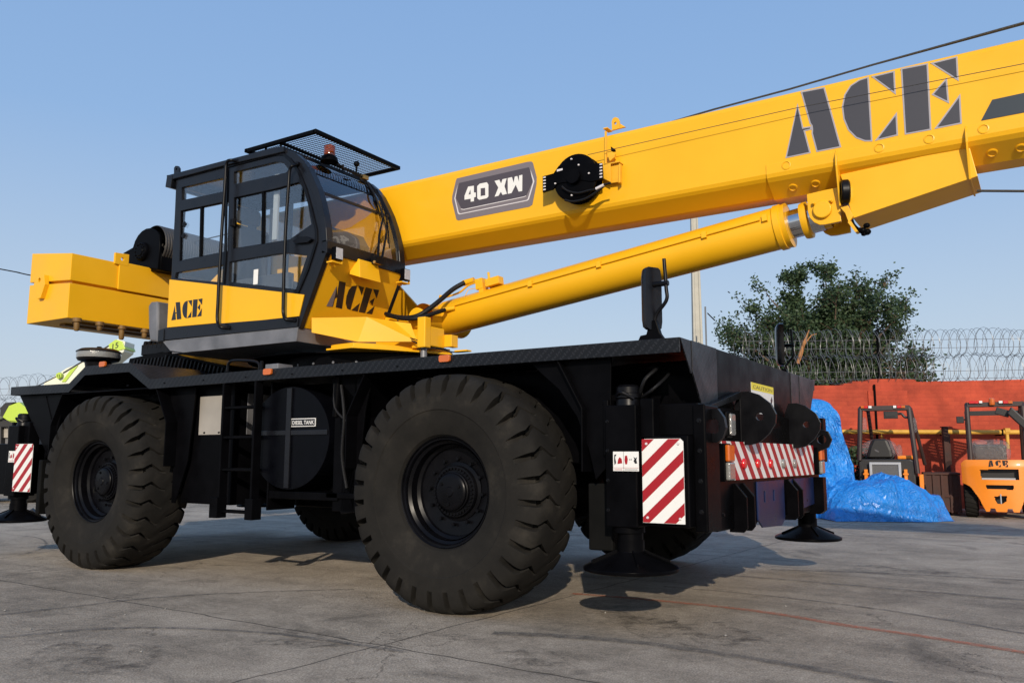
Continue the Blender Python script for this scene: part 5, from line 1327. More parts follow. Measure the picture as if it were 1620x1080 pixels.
# ---------------- painted brick wall
WD = 17.5
def brick_fn(nt, p, tc):
    l = nt.links; mp = nt.nodes.new('ShaderNodeMapping'); l.new(tc.outputs['Object'], mp.inputs[0])
    s = nt.nodes.new('ShaderNodeSeparateXYZ'); l.new(tc.outputs['Object'], s.inputs[0])
    c = nt.nodes.new('ShaderNodeCombineXYZ'); l.new(s.outputs[0], c.inputs[0]); l.new(s.outputs[2], c.inputs[1])
    w = N(nt, 'ShaderNodeTexNoise', Scale=3, Detail=4); l.new(tc.outputs['Object'], w.inputs['Vector'])
    wv = nt.nodes.new('ShaderNodeVectorMath'); wv.operation = 'MULTIPLY_ADD'; wv.inputs[1].default_value = (.02, .02, 0)
    l.new(w.outputs['Color'], wv.inputs[0]); l.new(c.outputs[0], wv.inputs[2])
    br = nt.nodes.new('ShaderNodeTexBrick'); br.inputs['Scale'].default_value = 1; br.inputs['Brick Width'].default_value = .235
    br.inputs['Row Height'].default_value = .082; br.inputs['Mortar Size'].default_value = .007; br.inputs['Mortar Smooth'].default_value = .6
    br.inputs['Color1'].default_value = (.40, .060, .027, 1); br.inputs['Color2'].default_value = (.35, .050, .024, 1); br.inputs['Mortar'].default_value = (.36, .053, .026, 1)
    l.new(wv.outputs[0], br.inputs['Vector'])
    t = N(nt, 'ShaderNodeTexNoise', Scale=1.6, Detail=8, Roughness=.7); l.new(tc.outputs['Object'], t.inputs['Vector'])
    k = nt.nodes.new('ShaderNodeMapRange'); l.new(t.outputs['Fac'], k.inputs[0])
    for kk_, x in zip(('From Min', 'From Max', 'To Min', 'To Max'), (.3, .7, .70, 1.30)): k.inputs[kk_].default_value = x
    vm = nt.nodes.new('ShaderNodeVectorMath'); vm.operation = 'SCALE'; l.new(br.outputs['Color'], vm.inputs[0]); l.new(k.outputs[0], vm.inputs['Scale']); l.new(vm.outputs[0], p.inputs['Base Color'])
    h = mth(nt, 'SUBTRACT', mth(nt, 'MULTIPLY', t.outputs['Fac'], .5), br.outputs['Fac'])
    bp = N(nt, 'ShaderNodeBump', Strength=.4, Distance=.010); l.new(h, bp.inputs['Height']); l.new(bp.outputs[0], p.inputs['Normal'])
M['brick'] = mat('red_painted_brick', (.4, .07, .03), .75, spec=.3, fn=brick_fn)
M['brick'].node_tree.nodes['Principled BSDF'].inputs['Roughness'].default_value = .8
wl, wm = fr('brick_wall', 'long red painted brick yard wall with an uneven top, behind the forklifts', 'wall', WD, 1450)
b = MB()
top = poly(wm, [(1000, 612), (1280, 610), (1333, 609), (1336, 606), (1346, 606), (1348, 603), (1373, 602.5), (1375, 600), (1410, 599), (1448, 600), (1450, 603.5), (1540, 602), (1700, 598), (2600, 590)])
jag = []
for (x0, z0), (x1, z1) in zip(top[:-1], top[1:]):
    k = max(1, int((x1-x0)/.22))
    for i in range(k): jag.append((x0+(x1-x0)*i/k, z0+(z1-z0)*i/k+random.uniform(-.004, .004)))
jag.append(top[-1])
b.xz([(top[0][0], -.05)]+jag+[(top[-1][0], -.05)], 0, .23)
obj('wall_body', b, 'brick', wl)
b = MB(); z_ = poly(wm, [(1364, 608), (1460, 600)], -.12)
b.box(z_[0][0]+.15, z_[1][0]-.3, -.035, -.0, -.05, z_[0][1]-.12); obj('pilaster', b, 'brick', wl, bevel=.01)
b = MB(); p0, p1 = wm(1383, 608, -.06), wm(1386, 760, -.06); b.box(p0[0]-.018, p0[0]+.018, -.075, -.038, .2, p0[1]); obj('wall_dark_strip', b, 'black', wl)  # thin upright black strip, put in for a dark line on the wall

M['greywall'] = mat('grey_render', (.16, .155, .15), .9, var=.2, vscale=2, bump=.3, bscale=12)
w2, m2 = fr('yard_wall', 'plain grey boundary wall far behind the crane on the left, under the razor wire', 'wall', 24, 200)
b = MB(); a0 = m2(-700, 668); a1 = m2(900, 668); b.box(a0[0], a1[0], 0, .25, -.05, a0[1]); obj('wall_body', b, 'greywall', w2)
b = MB(); b.box(a0[0], a1[0], -.03, .28, a0[1], a0[1]+.06); obj('wall_coping', b, 'greywall', w2)
# yellow gas pipe on brackets
M['pipe_yellow'] = mat('pipe_yellow', (.60, .33, .045), .5, var=.12, vscale=7)
gp, gm_ = fr('gas_pipe', 'yellow pipe running level along the red brick wall', 'pipe', WD-.22, 1450)
b = MB(); z0 = gm_(1450, 683)[1]; b.tube([(gm_(1100, 683)[0], 0, z0), (14, 0, z0)], .048, 12); obj('pipe_run', b, 'pipe_yellow', gp)
for x_ in (-2.2, .6, 1.75, 4.4): b = MB(); b.box(x_-.015, x_+.015, -.055, .2, z0-.07, z0+.055); obj('bracket', b, 'black', gp)
b = MB(); q = gm_(1592, 683); b.tube([(q[0], -.02, z0-.04), (q[0], -.02, z0-.34)], .035, 10); b.box(q[0]-.05, q[0]+.05, -.06, .03, z0+.0, z0+.08); obj('branch_pipe', b, 'pipe_yellow', gp)
b = MB(); q = gm_(1394, 690); b.lathe([(.03, -.02), (.03, .02)], (q[0], -.03, z0-.1), (0, 1, 0), 10); b.box(q[0]-.01, q[0]+.01, -.03, -.01, z0-.25, z0); obj('valve', b, 'pipe_yellow', gp)

# iron post and rusty box between the forklifts
M['rust'] = mat('rusty_steel', (.050, .019, .013), .75, var=.35, vscale=5, bump=.2, bscale=18)
ps, pm = fr('steel_post', 'rusty steel post standing against the wall between the two forklifts', 'post', 16.6, 1496)
b = MB(); z1 = pm(1496, 676)[1]; b.box(-.05, .05, -.04, .04, -.0, z1); obj('post_shaft', b, 'rust', ps, bevel=.006)
b = MB(); b.box(-.065, .065, -.055, .055, z1, z1+.02); b.box(.05, .09, -.01, .01, .9, 1.5); obj('post_cap', b, 'rust', ps)
cr, cm = fr('steel_bin', 'dark rusty steel bin standing left of the orange forklift', 'bin', 15.9, 1490, rot=R(-24))
b = MB(); a0, a1 = cm(1462, 750), cm(1517, 800); zt = a0[1]
b.box(a0[0], a1[0], -.45, .45, .06, zt)
b.box(a0[0]-.03, a1[0]+.03, -.48, .48, zt, zt+.04)
obj('bin_body', b, 'rust', cr, bevel=.008)
b = MB()
for i in range(5): x_ = a0[0]+(a1[0]-a0[0])*(i+.0)/4; b.box(x_-.02, x_+.02, -.485, -.45, .05, zt-.002)
b.box(a0[0], a1[0], -.475, -.45, zt*.45, zt*.5)
for x_ in (a0[0]+.05, a1[0]-.15): b.box(x_, x_+.1, -.4, .4, 0, .06)
obj('bin_rib', b, 'rust', cr)

# ---------------- razor wire
M['wire'] = mat('galvanised_wire', (.22, .22, .22), .45, metal=.5)
def coil(name, label, dist, px0, px1, py_a, py_b, loops, posts, strands, grp=None, sag=None):
    rt, m = fr(name, label, 'razor wire', dist, (px0+px1)/2, grp)
    x0 = m(px0, 600)[0]; x1 = m(px1, 600)[0]
    for k, (ya, yb) in enumerate(py_a_b(py_a, py_b)):
        za = m((px0+px1)/2, ya)[1]; zb = m((px0+px1)/2, yb)[1]; zc = (za+zb)/2; r_ = (za-zb)/2
        for sgn in (1, -1):
            b = MB(); pts = []; n_ = loops*18
            for i in range(n_+1):
                t = i/n_; a = 2*math.pi*loops*t*sgn+(k*1.1)
                zz_ = zc+(sag(t) if sag else 0)+.02*math.sin(t*31+k)
                rr_ = r_*(1+.06*math.sin(t*47+k*2+sgn))
                pts.append((x0+(x1-x0)*(t+.10/loops*math.sin(a*1)*0)+.045*math.sin(2*a)*.4+.03*math.sin(t*90*(1+k)), .12+rr_*math.cos(a), zz_+rr_*math.sin(a)))
            b.tube(pts, .0038, 4, cap=False); obj('coil', b, 'wire', rt, fixn=False)
            b = MB()
            for i in range(0, len(pts)-1, 5):     # barbs
                p = Vector(pts[i]); q = Vector(pts[i+1]); t = (q-p).normalized(); w = t.cross(Vector((0, 1, 0))).normalized()
                b.add([p-t*.012-w*.02, p+t*.03+w*.02, p+t*.012-w*.02, p-t*.03+w*.02, p+Vector((0, .004, 0))], [(0, 1, 4), (2, 3, 4)])
            obj('barb', b, 'wire', rt, fixn=False)
    b = MB()
    for ys in strands:
        z = m((px0+px1)/2, ys)[1]; b.tube([(x0, .1, z+(sag(0) if sag else 0)), ((x0+x1)/2, .1, z+(sag(.5) if sag else 0)-.01), (x1, .1, z+(sag(1) if sag else 0))], .0045, 4)
    obj('strand', b, 'wire', rt)
    for p_, yt, ybm in posts:
        b = MB(); a = m(p_, yt); c = m(p_, ybm); b.box(a[0]-.02, a[0]+.02, .08, .12, c[1], a[1]); b.box(a[0]-.012, a[0]+.012, .05, .08, c[1], a[1]); obj('post', b, 'black', rt)
    return rt
def py_a_b(a, c): return list(zip(a, c))
coil('razor_wire', 'double row of razor wire coils along the top of the red wall', WD, 1170, 1760, (519, 559), (563, 604), 42, [(1390, 520, 606)], (535, 548, 585, 597), 'razor wire coils over the yard walls', lambda t: -.06+.10*t)
coil('razor_wire', 'razor wire coils at the left edge, behind the lime green crane', 24, -260, 106, (597, 629), (633, 668), 24, [(82, 600, 680)], (612, 622, 650), 'razor wire coils over the yard walls', lambda t: .1*math.sin(t*9))

# ---------------- tree behind the wall
M['bark'] = mat('bark', (.11, .075, .05), .9, var=.3, bump=.5, bscale=14)
def leaf_mat(name, c0, c1):
    def fn(nt, p, tc):
        l = nt.links; oi = nt.nodes.new('ShaderNodeNewGeometry'); c = ramp(nt, oi.outputs['Random Per Island'], [(0, c0), (1, c1)]); l.new(c, p.inputs['Base Color'])
        tr = nt.nodes.new('ShaderNodeBsdfTranslucent'); l.new(c, tr.inputs[0]); mx = nt.nodes.new('ShaderNodeMixShader'); mx.inputs[0].default_value = .3
        out = nt.nodes['Material Output']; l.new(p.outputs[0], mx.inputs[1]); l.new(tr.outputs[0], mx.inputs[2]); l.new(mx.outputs[0], out.inputs[0])
    return mat(name, c0, .55, spec=.35, fn=fn)
M['leaf'] = leaf_mat('leaf_green', (.030, .058, .026), (.075, .115, .050))
def leafquad(b, p, s, rnd):
    u = Vector((rnd.uniform(-1, 1), rnd.uniform(-1, 1), rnd.uniform(-.8, .8))).normalized(); w = u.cross(Vector((rnd.uniform(-1, 1), rnd.uniform(-1, 1), rnd.uniform(-1, 1)))).normalized()
    L_, W_ = s*rnd.uniform(.7, 1.3), s*.32
    b.add([p, p+u*L_*.5+w*W_, p+u*L_, p+u*L_*.5-w*W_], [(0, 1, 2, 3)])
def tree(dist, base_px, tips, label, trunk_r, seed, leaves, leafsize, blobs=()):
    rnd = random.Random(seed); rt, m = fr('tree', label, 'tree', dist, base_px)
    br = MB(); lf = MB(); zt = m(base_px, 600)[1]
    tb = [(0, 0, 0), (-.05, .05, 1.2), (-.02, .0, zt*.82)]
    br.tube(smoothpath(tb), [trunk_r*(1-.035*i) for i in range(13)], 10); start = Vector((-.02, 0, zt*.78))
    segs = []
    for (px, py, dep) in tips:
        t_ = m(px, py); end = Vector((t_[0], dep, t_[1])); mid = start.lerp(end, .5)+Vector((rnd.uniform(-.25, .25), rnd.uniform(-.2, .2), rnd.uniform(.0, .35)))
        pts = smoothpath([start+Vector((0, 0, rnd.uniform(-.4, .2))), mid, end], 8)
        br.tube(pts, [max(.008, .07*(1-i/len(pts))) for i in range(len(pts))], 6)
        segs.append(pts)
        for k in range(9):
            i0 = rnd.randint(5, len(pts)-2); p = pts[i0]; dr = (pts[i0]-pts[i0-1]).normalized()
            tip = p+(dr+Vector((rnd.uniform(-.9, .9), rnd.uniform(-1, 1), rnd.uniform(-.5, .9)))).normalized()*rnd.uniform(.25, .55)*(.6 if i0 > len(pts)-8 else 1)
            tw = smoothpath([p, p.lerp(tip, .5)+Vector((0, 0, .05)), tip], 4); br.tube(tw, [.012]*len(tw), 4); segs.append(tw)
            for k2 in range(3):
                q0 = tw[rnd.randint(3, len(tw)-1)]; q1 = q0+(tip-p).normalized()*.1+Vector((rnd.uniform(-.3, .3), rnd.uniform(-.3, .3), rnd.uniform(-.25, .3))); sg = [q0, q0.lerp(q1, .5), q1]; br.tube(sg, .005, 3); segs.append(sg)
    for i in range(leaves):
        sg = rnd.choice(segs[len(tips):]) if rnd.random() < .86 else rnd.choice(segs[:len(tips)])
        j = rnd.randint(max(0, len(sg)//3), len(sg)-1); p = Vector(sg[j])
        g_ = .085 if len(sg) < 9 else .15
        p = p+Vector((rnd.gauss(0, g_), rnd.gauss(0, g_), rnd.gauss(0, g_*.8)))
        leafquad(lf, p, leafsize, rnd)
    obj('trunk', br, 'bark', rt, fixn=False); obj('crown', lf, 'leaf', rt, fixn=False)
    return rt
tips = [(1262, 418, .2), (1298, 410, -.3), (1255, 445, .5), (1208, 440, 0), (1176, 470, -.5), (1148, 512, .3), (1140, 515, -.6), (1165, 545, .5), (1190, 565, -.2), (1225, 470, .9), (1240, 500, -.9), (1270, 470, 1.1), (1300, 455, -1), (1325, 432, .4),
        (1350, 440, -.4), (1380, 430, .2), (1408, 418, -.2), (1400, 448, .6), (1432, 462, 0), (1420, 480, -.7), (1435, 508, .4), (1410, 520, -.4), (1395, 500, 1), (1370, 480, -1.1), (1340, 490, 1.3), (1310, 510, -1.3), (1280, 530, 1.2), (1250, 560, -.8), (1220, 560, .8),
        (1300, 560, -1), (1340, 560, 1), (1370, 560, -.6), (1400, 565, .5), (1330, 590, -.5), (1270, 595, .6), (1380, 545, 1.2), (1200, 520, 1.0), (1345, 470, .2), (1290, 480, 0), (1320, 540, .3), (1260, 500, .4), (1385, 590, -.3), (1235, 590, .2), (1300, 600, .4), (1290, 615, .7), (1330, 612, -.7), (1270, 612, -.3), (1350, 606, .3), (1250, 600, -.9), (1310, 575, 0), (1345, 580, .9), (1285, 565, -.5), (1365, 520, 0), (1325, 500, -.5)]
tips += [(1160, 575, .3), (1185, 592, -.4), (1215, 600, .4), (1405, 595, .4), (1370, 600, -.5), (1185, 540, -.8), (1420, 545, .5)]
tips = [(1300+(a_-1300)*.96, c_+(24 if c_ < 480 else 14 if c_ < 540 else 4), d_) for a_, c_, d_ in tips]
tree(21.5, 1305, tips, 'bushy green tree rising behind the red wall and its razor wire', .09, 3, 70000, .09)
tree(20.5, 1432, [(1455, 574, 0), (1462, 572, .2), (1440, 575, -.2), (1425, 590, .2), (1452, 590, .1), (1412, 590, -.2), (1465, 580, 0)], 'low leafy tree top just clearing the wall, right of the bushy tree', .06, 9, 1500, .10)
rt, m = fr('dead_branch', 'bare orange-brown branch hanging among the razor wire left of the tree', 'branch', 17.6, 1270)
b = MB(); pts = [m(a, c) for a, c in ((1262, 575), (1267, 560), (1272, 542), (1277, 530), (1280, 522))]
b.tube([(x, 0, z) for x, z in pts], [.035, .04, .03, .02, .01], 8); pts = [m(a, c) for a, c in ((1272, 545), (1284, 530), (1292, 528))]; b.tube([(x, 0, z) for x, z in pts], [.02, .012, .008], 6)
M['deadwood'] = mat('dead_wood', (.34, .15, .05), .8, var=.2); obj('branch_wood', b, 'deadwood', rt)
rt, m = fr('shrub', 'small dark green shrub between the tall blue cover and the stripped forklift', 'plant', 16.5, 1352)
b = MB(); rnd = random.Random(5); x0, z1 = m(1352, 708)
st = MB()
for i in range(9):
    a = rnd.uniform(1578, 6.28); st.tube([(0, 0, 0), (.1*math.cos(a), .1*math.sin(a), .7), (.25*math.cos(a), .2*math.sin(a), z1*rnd.uniform(.8, 1))], .008, 4)
for i in range(900): leafquad(b, Vector((rnd.gauss(0, .14), rnd.gauss(0, .14), rnd.uniform(.15, z1))), .08, rnd)
obj('foliage', b, 'leaf', rt, fixn=False); obj('stem', st, 'bark', rt)

# ---------------- concrete pole and aerial
M['pole_concrete'] = mat('pole_concrete', (.42, .40, .34), .85, var=.1, vscale=3, bump=.2, bscale=20)
rt, m = fr('utility_pole', 'tall tapering pale concrete pole rising behind the crane deck', 'pole', 30, 1108)
b = MB(); w0 = m(1116, 545)[0]-m(1099, 545)[0]; zt = m(1105, 330)[1]
v = []
for z, w in ((0, w0*1.15), (zt, w0*.62)):
    v += [(-w/2, -w*.4, z), (-w*.28, -w*.4, z), (-w*.22, -w*.25, z), (w*.22, -w*.25, z), (w*.28, -w*.4, z), (w/2, -w*.4, z), (w/2, w*.4, z), (-w/2, w*.4, z)]
b.add(v, [(i, (i+1) % 8, (i+1) % 8+8, i+8) for i in range(8)]+[tuple(range(8, 16))]); obj('pole_shaft', b, 'pole_concrete', rt, bevel=.01)
b = MB(); b.box(-w0*.6, w0*.6, -w0*.5, w0*.1, zt-.2, zt-.1); b.tube([(w0*.5, 0, zt-.15), (w0*.9, 0, zt-.15)], .03); obj('cross_arm', b, 'rust', rt)
rt, m = fr('aerial', 'thin grey aerial mast right of the concrete pole', 'aerial', 28, 1122)
b = MB(); zt = m(1121, 485)[1]; b.tube([(0, 0, 0), (0, 0, zt)], .03, 6); obj('mast', b, 'wire', rt)
b = MB(); a, c = m(1119, 495), m(1131, 507); b.tube([(a[0], 0, a[1]), (c[0], 0, c[1])], .02, 6); obj('aerial_rod', b, 'black', rt)

# ---------------- blue tarpaulins
def tarp_fn(nt, p, tc):
    l = nt.links
    t = N(nt, 'ShaderNodeTexNoise', Scale=3.0, Detail=7, Roughness=.55, Distortion=1.2); l.new(tc.outputs['Object'], t.inputs['Vector'])
    t2 = N(nt, 'ShaderNodeTexVoronoi', Scale=5.5); t2.feature = 'DISTANCE_TO_EDGE'
    mp = nt.nodes.new('ShaderNodeVectorMath'); mp.operation = 'MULTIPLY_ADD'; mp.inputs[1].default_value = (.5, .5, .5); l.new(t.outputs['Color'], mp.inputs[0]); l.new(tc.outputs['Object'], mp.inputs[2]); l.new(mp.outputs[0], t2.inputs['Vector'])
    h = mth(nt, 'ADD', t.outputs['Fac'], mth(nt, 'MULTIPLY', mth(nt, 'MINIMUM', t2.outputs['Distance'], .25), 1.6))
    bp = N(nt, 'ShaderNodeBump', Strength=.9, Distance=.040); l.new(h, bp.inputs['Height']); l.new(bp.outputs[0], p.inputs['Normal'])
M['tarp'] = mat('blue_tarpaulin', (.025, .235, .66), .30, spec=.5, fn=tarp_fn)
def fbm(v, o=4):
    s = 0; a = 1
    for i in range(o): s += a*(1-2*abs(noise.noise(v*(2**i)))); a *= .5
    return s
def creases(n, seed, x0, x1, y0, y1, lmin, lmax):
    rn = random.Random(seed); out = []
    for _ in range(n):
        c = Vector((rn.uniform(x0, x1), rn.uniform(y0, y1))); a = rn.uniform(0, math.pi); L = rn.uniform(lmin, lmax)
        d = Vector((math.cos(a), math.sin(a))); out.append((c-d*L/2, c+d*L/2, rn.uniform(.06, .17), rn.choice((-1, 1, 1))*rn.uniform(.5, 1)))
    return out
def crease_h(p, cs):
    h = 0
    for a, b_, w, amp in cs:
        if abs(p.x-a.x) > 1.3 or abs(p.y-a.y) > 1.3: continue
        ab = b_-a; t = max(0, min(1, (p-a).dot(ab)/ab.length_squared)); q = a+ab*t; d = (p-q).length
        if d < w*2: h += amp*(1-d/(w*2))*(math.sin(math.pi*min(1, max(.0, t)))*.7+.3)
    return h
M['tarp_heap'] = mat('blue_tarpaulin_heap', (.018, .205, .62), .30, spec=.5, fn=tarp_fn)
rt, m = fr('tall_tarpaulin', 'tall bright blue tarpaulin wrapped over a machine beside the crane', 'tarpaulin', 15.2, 1300)
CT = creases(90, 4, 0, 4.8, 0, 2.2, .3, 1.1)
b = MB(); vs = []; NU, NV = 220, 130
prof_r = [(628, 1308), (630, 1316), (640, 1322), (660, 1330), (690, 1338), (730, 1348), (770, 1352), (808, 1349), (812, 1348)]
zmax = m(1300, 628)[1]
def right(z):
    best = None
    pr = [(m(px, py)[1], m(px, py)[0]) for py, px in prof_r]
    for (z0, x0), (z1, x1) in zip(pr[:-1], pr[1:]):
        if z1 <= z <= z0: return x0+(x1-x0)*(z0-z)/(z0-z1+1e-9)
    return pr[-1][1] if z < pr[-1][0] else pr[0][1]
xl = m(1245, 700)[0]
for j in range(NV+1):
    v_ = j/NV; z = zmax*(1-v_)
    rx_ = (right(z)-xl)/2*(1 if v_ > .0 else .9); cx_ = (right(z)+xl)/2; ry_ = .55+.35*v_
    if v_ < .06: f_ = math.sqrt(max(0, 1-(1-v_/.06)**2))*.5+.5
    else: f_ = 1
    if j == 0: f_ = 0
    for i in range(NU):
        a = 2*math.pi*i/NU; base = Vector((math.cos(a), math.sin(a), 0))
        sq = 1/max(abs(math.cos(a))**4+abs(math.sin(a))**4, .01)**.25
        cs = Vector((math.cos(a), math.sin(a), 0)); fo = fbm(Vector((cs.x*2.6+z*.35, cs.y*2.6, z*.55)), 4)*.075*min(1, v_*8)+.03*noise.noise(Vector((cs.x*3, cs.y*3, z*3)))+.05*fbm(Vector((cs.x*4, cs.y*4, z*2.2+3)), 3)*(.4+.6*v_)
        fo = fo*.8+.075*crease_h(Vector((a*.75, z)), CT)*min(1, v_*8)
        vs.append((cx_+rx_*f_*sq*base.x*(1+fo*.5)*(1 if base.x < 0 else 1/sq**.0*.97), .6+ry_*f_*sq*base.y*(1+fo*2), z))
b.add(vs, [(j*NU+i, j*NU+(i+1) % NU, (j+1)*NU+(i+1) % NU, (j+1)*NU+i) for j in range(NV) for i in range(NU)], 0, True)
obj('cover_sheet', b, 'tarp', rt)
rt, m = fr('crumpled_tarpaulin', 'low crumpled heap of bright blue tarpaulin on the ground in front of the stripped forklift', 'tarpaulin', 14.1, 1410)
outl = [(1316, 819), (1318, 800), (1324, 780), (1336, 768), (1352, 765), (1375, 762), (1400, 760), (1425, 757.5), (1445, 760), (1462, 772), (1478, 786), (1495, 790), (1503, 803), (1508, 820)]
pr = [m(a, c) for a, c in outl]
def hgt(x):
    if x <= pr[0][0] or x >= pr[-1][0]: return 0
    for (x0, z0), (x1, z1) in zip(pr[:-1], pr[1:]):
        if x0 <= x <= x1: return z0+(z1-z0)*(x-x0)/(x1-x0+1e-9)
b = MB(); vs = []; NX, NY = 240, 120; X0, X1 = pr[0][0], pr[-1][0]; CH = creases(110, 8, X0, X1, -.1, 1.5, .2, .9)
for j in range(NY+1):
    for i in range(NX+1):
        x = X0+(X1-X0)*i/NX; y = -.0+1.5*j/NY; t = j/NY
        env = (1-(1-min(1, t*3.6))**2.4)*(1 if t < .6 else max(0, 1-((t-.6)/.4)**2))
        if t > .25 and t < .6: env = max(env, .98)
        wq = Vector((noise.noise(Vector((x, y, 0))*1.7), noise.noise(Vector((x, y, 5))*1.7), 0)); f_ = fbm(Vector((x*.95+y*.6, y*1.1-x*.35, 7))+wq*.7, 5)
        g_ = noise.noise(Vector((x*1.1, y*.9, 2)))
        z = max(0, hgt(x))*.93*env*(1+.10*g_*(1-t*.5))+(.055*(f_-.75)+.034*crease_h(Vector((x, y)), CH))*min(1, env*3)*min(1, hgt(x)*5)
        yy = y+.14*noise.noise(Vector((x*1.4, 0, 4)))*(1-t)-(.05*(f_-.7)+.05*crease_h(Vector((x, y)), CH))*(1-t)
        vs.append((x, yy-.12, max(.012 if env > 0 else .008, z)))
b.add(vs, [(j*(NX+1)+i, j*(NX+1)+i+1, (j+1)*(NX+1)+i+1, (j+1)*(NX+1)+i) for j in range(NY) for i in range(NX)], 0, True)
obj('heap_sheet', b, 'tarp_heap', rt)

# ---------------- forklifts
M['fork_orange'] = mat('forklift_orange', (.80, .23, .012), .38, spec=.45, coat=.4, var=.05, vscale=3)
M['fork_black'] = mat('forklift_black', (.012, .011, .011), .45)
M['fork_brown'] = mat('forklift_guard', (.035, .022, .020), .45)
M['radiator'] = mat('radiator_core', (.10, .10, .10), .6, metal=.3, bump=.5, bscale=120)
M['alu'] = mat('aluminium', (.42, .43, .44), .4, metal=.4)
M['film'] = None
fm_ = bpy.data.materials.new('plastic_film'); fm_.use_nodes = True; nt = fm_.node_tree; pB = nt.nodes['Principled BSDF']
pB.inputs['Base Color'].default_value = (.36, .34, .35, 1); pB.inputs['Roughness'].default_value = .16; pB.inputs['Alpha'].default_value = .26; pB.inputs['Specular IOR Level'].default_value = .8
t = N(nt, 'ShaderNodeTexNoise', Scale=7, Detail=6, Distortion=2.0); bp = N(nt, 'ShaderNodeBump', Strength=1, Distance=.04); nt.links.new(t.outputs['Fac'], bp.inputs['Height']); nt.links.new(bp.outputs[0], pB.inputs['Normal'])
M['film'] = fm_
def blob(mb, c, rx, ry, rz, seed=0, n_=14, sq=3.0):
    vs = []; fs = []
    for i in range(n_+1):
        a = math.pi*i/n_
        for j in range(n_*2):
            c_ = math.pi*j/n_; d = Vector((math.sin(a)*math.cos(c_), math.sin(a)*math.sin(c_), math.cos(a)))
            k = (abs(d.x)**sq+abs(d.y)**sq+abs(d.z)**sq)**(-1/sq); k *= 1+.07*noise.noise(d*2.6+Vector((seed, 0, 0)))
            vs.append((c[0]+rx*d.x*k, c[1]+ry*d.y*k, c[2]+rz*d.z*k))
    for i in range(n_):
        for j in range(n_*2): j2 = (j+1) % (n_*2); fs.append((i*n_*2+j, i*n_*2+j2, (i+1)*n_*2+j2, (i+1)*n_*2+j))
    mb.add(vs, fs, 0, True)
def fork_tyre(rt, x, y, r_, w):
    b = MB(); b.lathe([(r_*.55, -w/2), (r_*.9, -w/2), (r_, -w*.38), (r_, w*.38), (r_*.9, w/2), (r_*.55, w/2)], (x, y, r_), (1, 0, 0), 36)
    for i in range(22):
        a = 2*math.pi*i/22; c = Vector((x, y+r_*math.cos(a), r_+r_*math.sin(a)))
        if c.z < .03: continue
        b.obox(c, (1, .25*-math.sin(a), .25*math.cos(a)), (0, math.cos(a), math.sin(a)), (0, -math.sin(a), math.cos(a)), w*.46, .012, .022)
    wl_ = obj('wheel', b, 'rubber', rt); b = MB(); b.lathe([(r_*.54, -w*.42), (r_*.45, -w*.2), (.04, -w*.2), (.0001, -w*.25)], (x, y, r_), (1, 0, 0), 24); obj('rim', b, 'fork_orange', wl_)
def reflect_bar(rt, m, dy, cells):
    for (a, c, pyt, pyb, mm) in cells:
        b = MB(); p, q = m(a, pyt, dy), m(c, pyb, dy); b.box(p[0], q[0], dy-.03, dy-.0, q[1], p[1]); obj('marker_strip', b, mm, rt)
# orange forklift seen from behind
rt, m = fr('orange_forklift', 'bright orange forklift parked with its counterweight facing the camera, seat wrapped in clear plastic', 'forklift', 14.6, 1578, rot=R(-29))
x_l, zt = m(1520, 727); zb = m(1560, 808)[1]; xr_2 = -x_l
b = MB()
# counterweight: bowed rear face with windows
def bow(x, d): return -.10+.16*(abs(x)/.62)**2.4+d
hole = [poly(m, [(1550, 742), (1611, 742), (1612, 759), (1553, 758)]), poly(m, [(1560, 766), (1604, 767), (1603, 774), (1561, 773)]), poly(m, [(1573, 784), (1593, 784), (1592, 792), (1586, 796), (1578, 796), (1574, 790)])]
hs_ = m(1571, 805)[0], m(1598, 805)[0]
outl = [(x_l, m(1578, 732)[1]), (x_l+.06, zt), (xr_2-.06, zt), (xr_2, m(1578, 732)[1]), (xr_2, m(1578, 764)[1]), (xr_2-.12, m(1578, 770)[1]), (xr_2-.24, m(1578, 788)[1]), (xr_2-.33, zb)]
outl += [(hs_[1]+.05, zb), (hs_[1]+.035, zb+.05), (hs_[1]-.035, zb+.05), (hs_[1]-.05, zb), (hs_[0]+.05, zb), (hs_[0]+.035, zb+.05), (hs_[0]-.035, zb+.05), (hs_[0]-.05, zb), (x_l+.33, zb), (x_l+.24, m(1578, 788)[1]), (x_l+.12, m(1578, 770)[1]), (x_l, m(1578, 764)[1])]
# dense outline so that the bow reads as a curve
def dens(o, s=.05):
    out = []
    for i in range(len(o)):
        p, q = Vector(o[i]), Vector(o[(i+1) % len(o)]); k = max(1, int((q-p).length/s))
        out += [tuple(p.lerp(q, t/k)) for t in range(k)]
    return out
def inside(p, pg):
    c_ = False
    for i in range(len(pg)):
        (xa, za), (xb2, zb2) = pg[i-1], pg[i]
        if (za > p[1]) != (zb2 > p[1]) and p[0] < (xb2-xa)*(p[1]-za)/(zb2-za)+xa: c_ = not c_
    return c_
NXg, NZg = 116, 78; X0g, X1g = x_l-.002, xr_2+.002; Z0g, Z1g = zb-.002, zt+.002
def fpt(i, j):
    x = X0g+(X1g-X0g)*i/NXg; z = Z0g+(Z1g-Z0g)*j/NZg
    rim = min([1]+[abs(z-h_[0][1]) for h_ in ()])
    return (x, bow(x, 0)+.22*max(0, (z-zt+.12))**1.5*3+.10*max(0, (abs(x)-.50))**1.3*4, z)
idx = {}; vs = []; fs = []
def vid(i, j):
    if (i, j) not in idx: idx[(i, j)] = len(vs); vs.append(fpt(i, j))
    return idx[(i, j)]
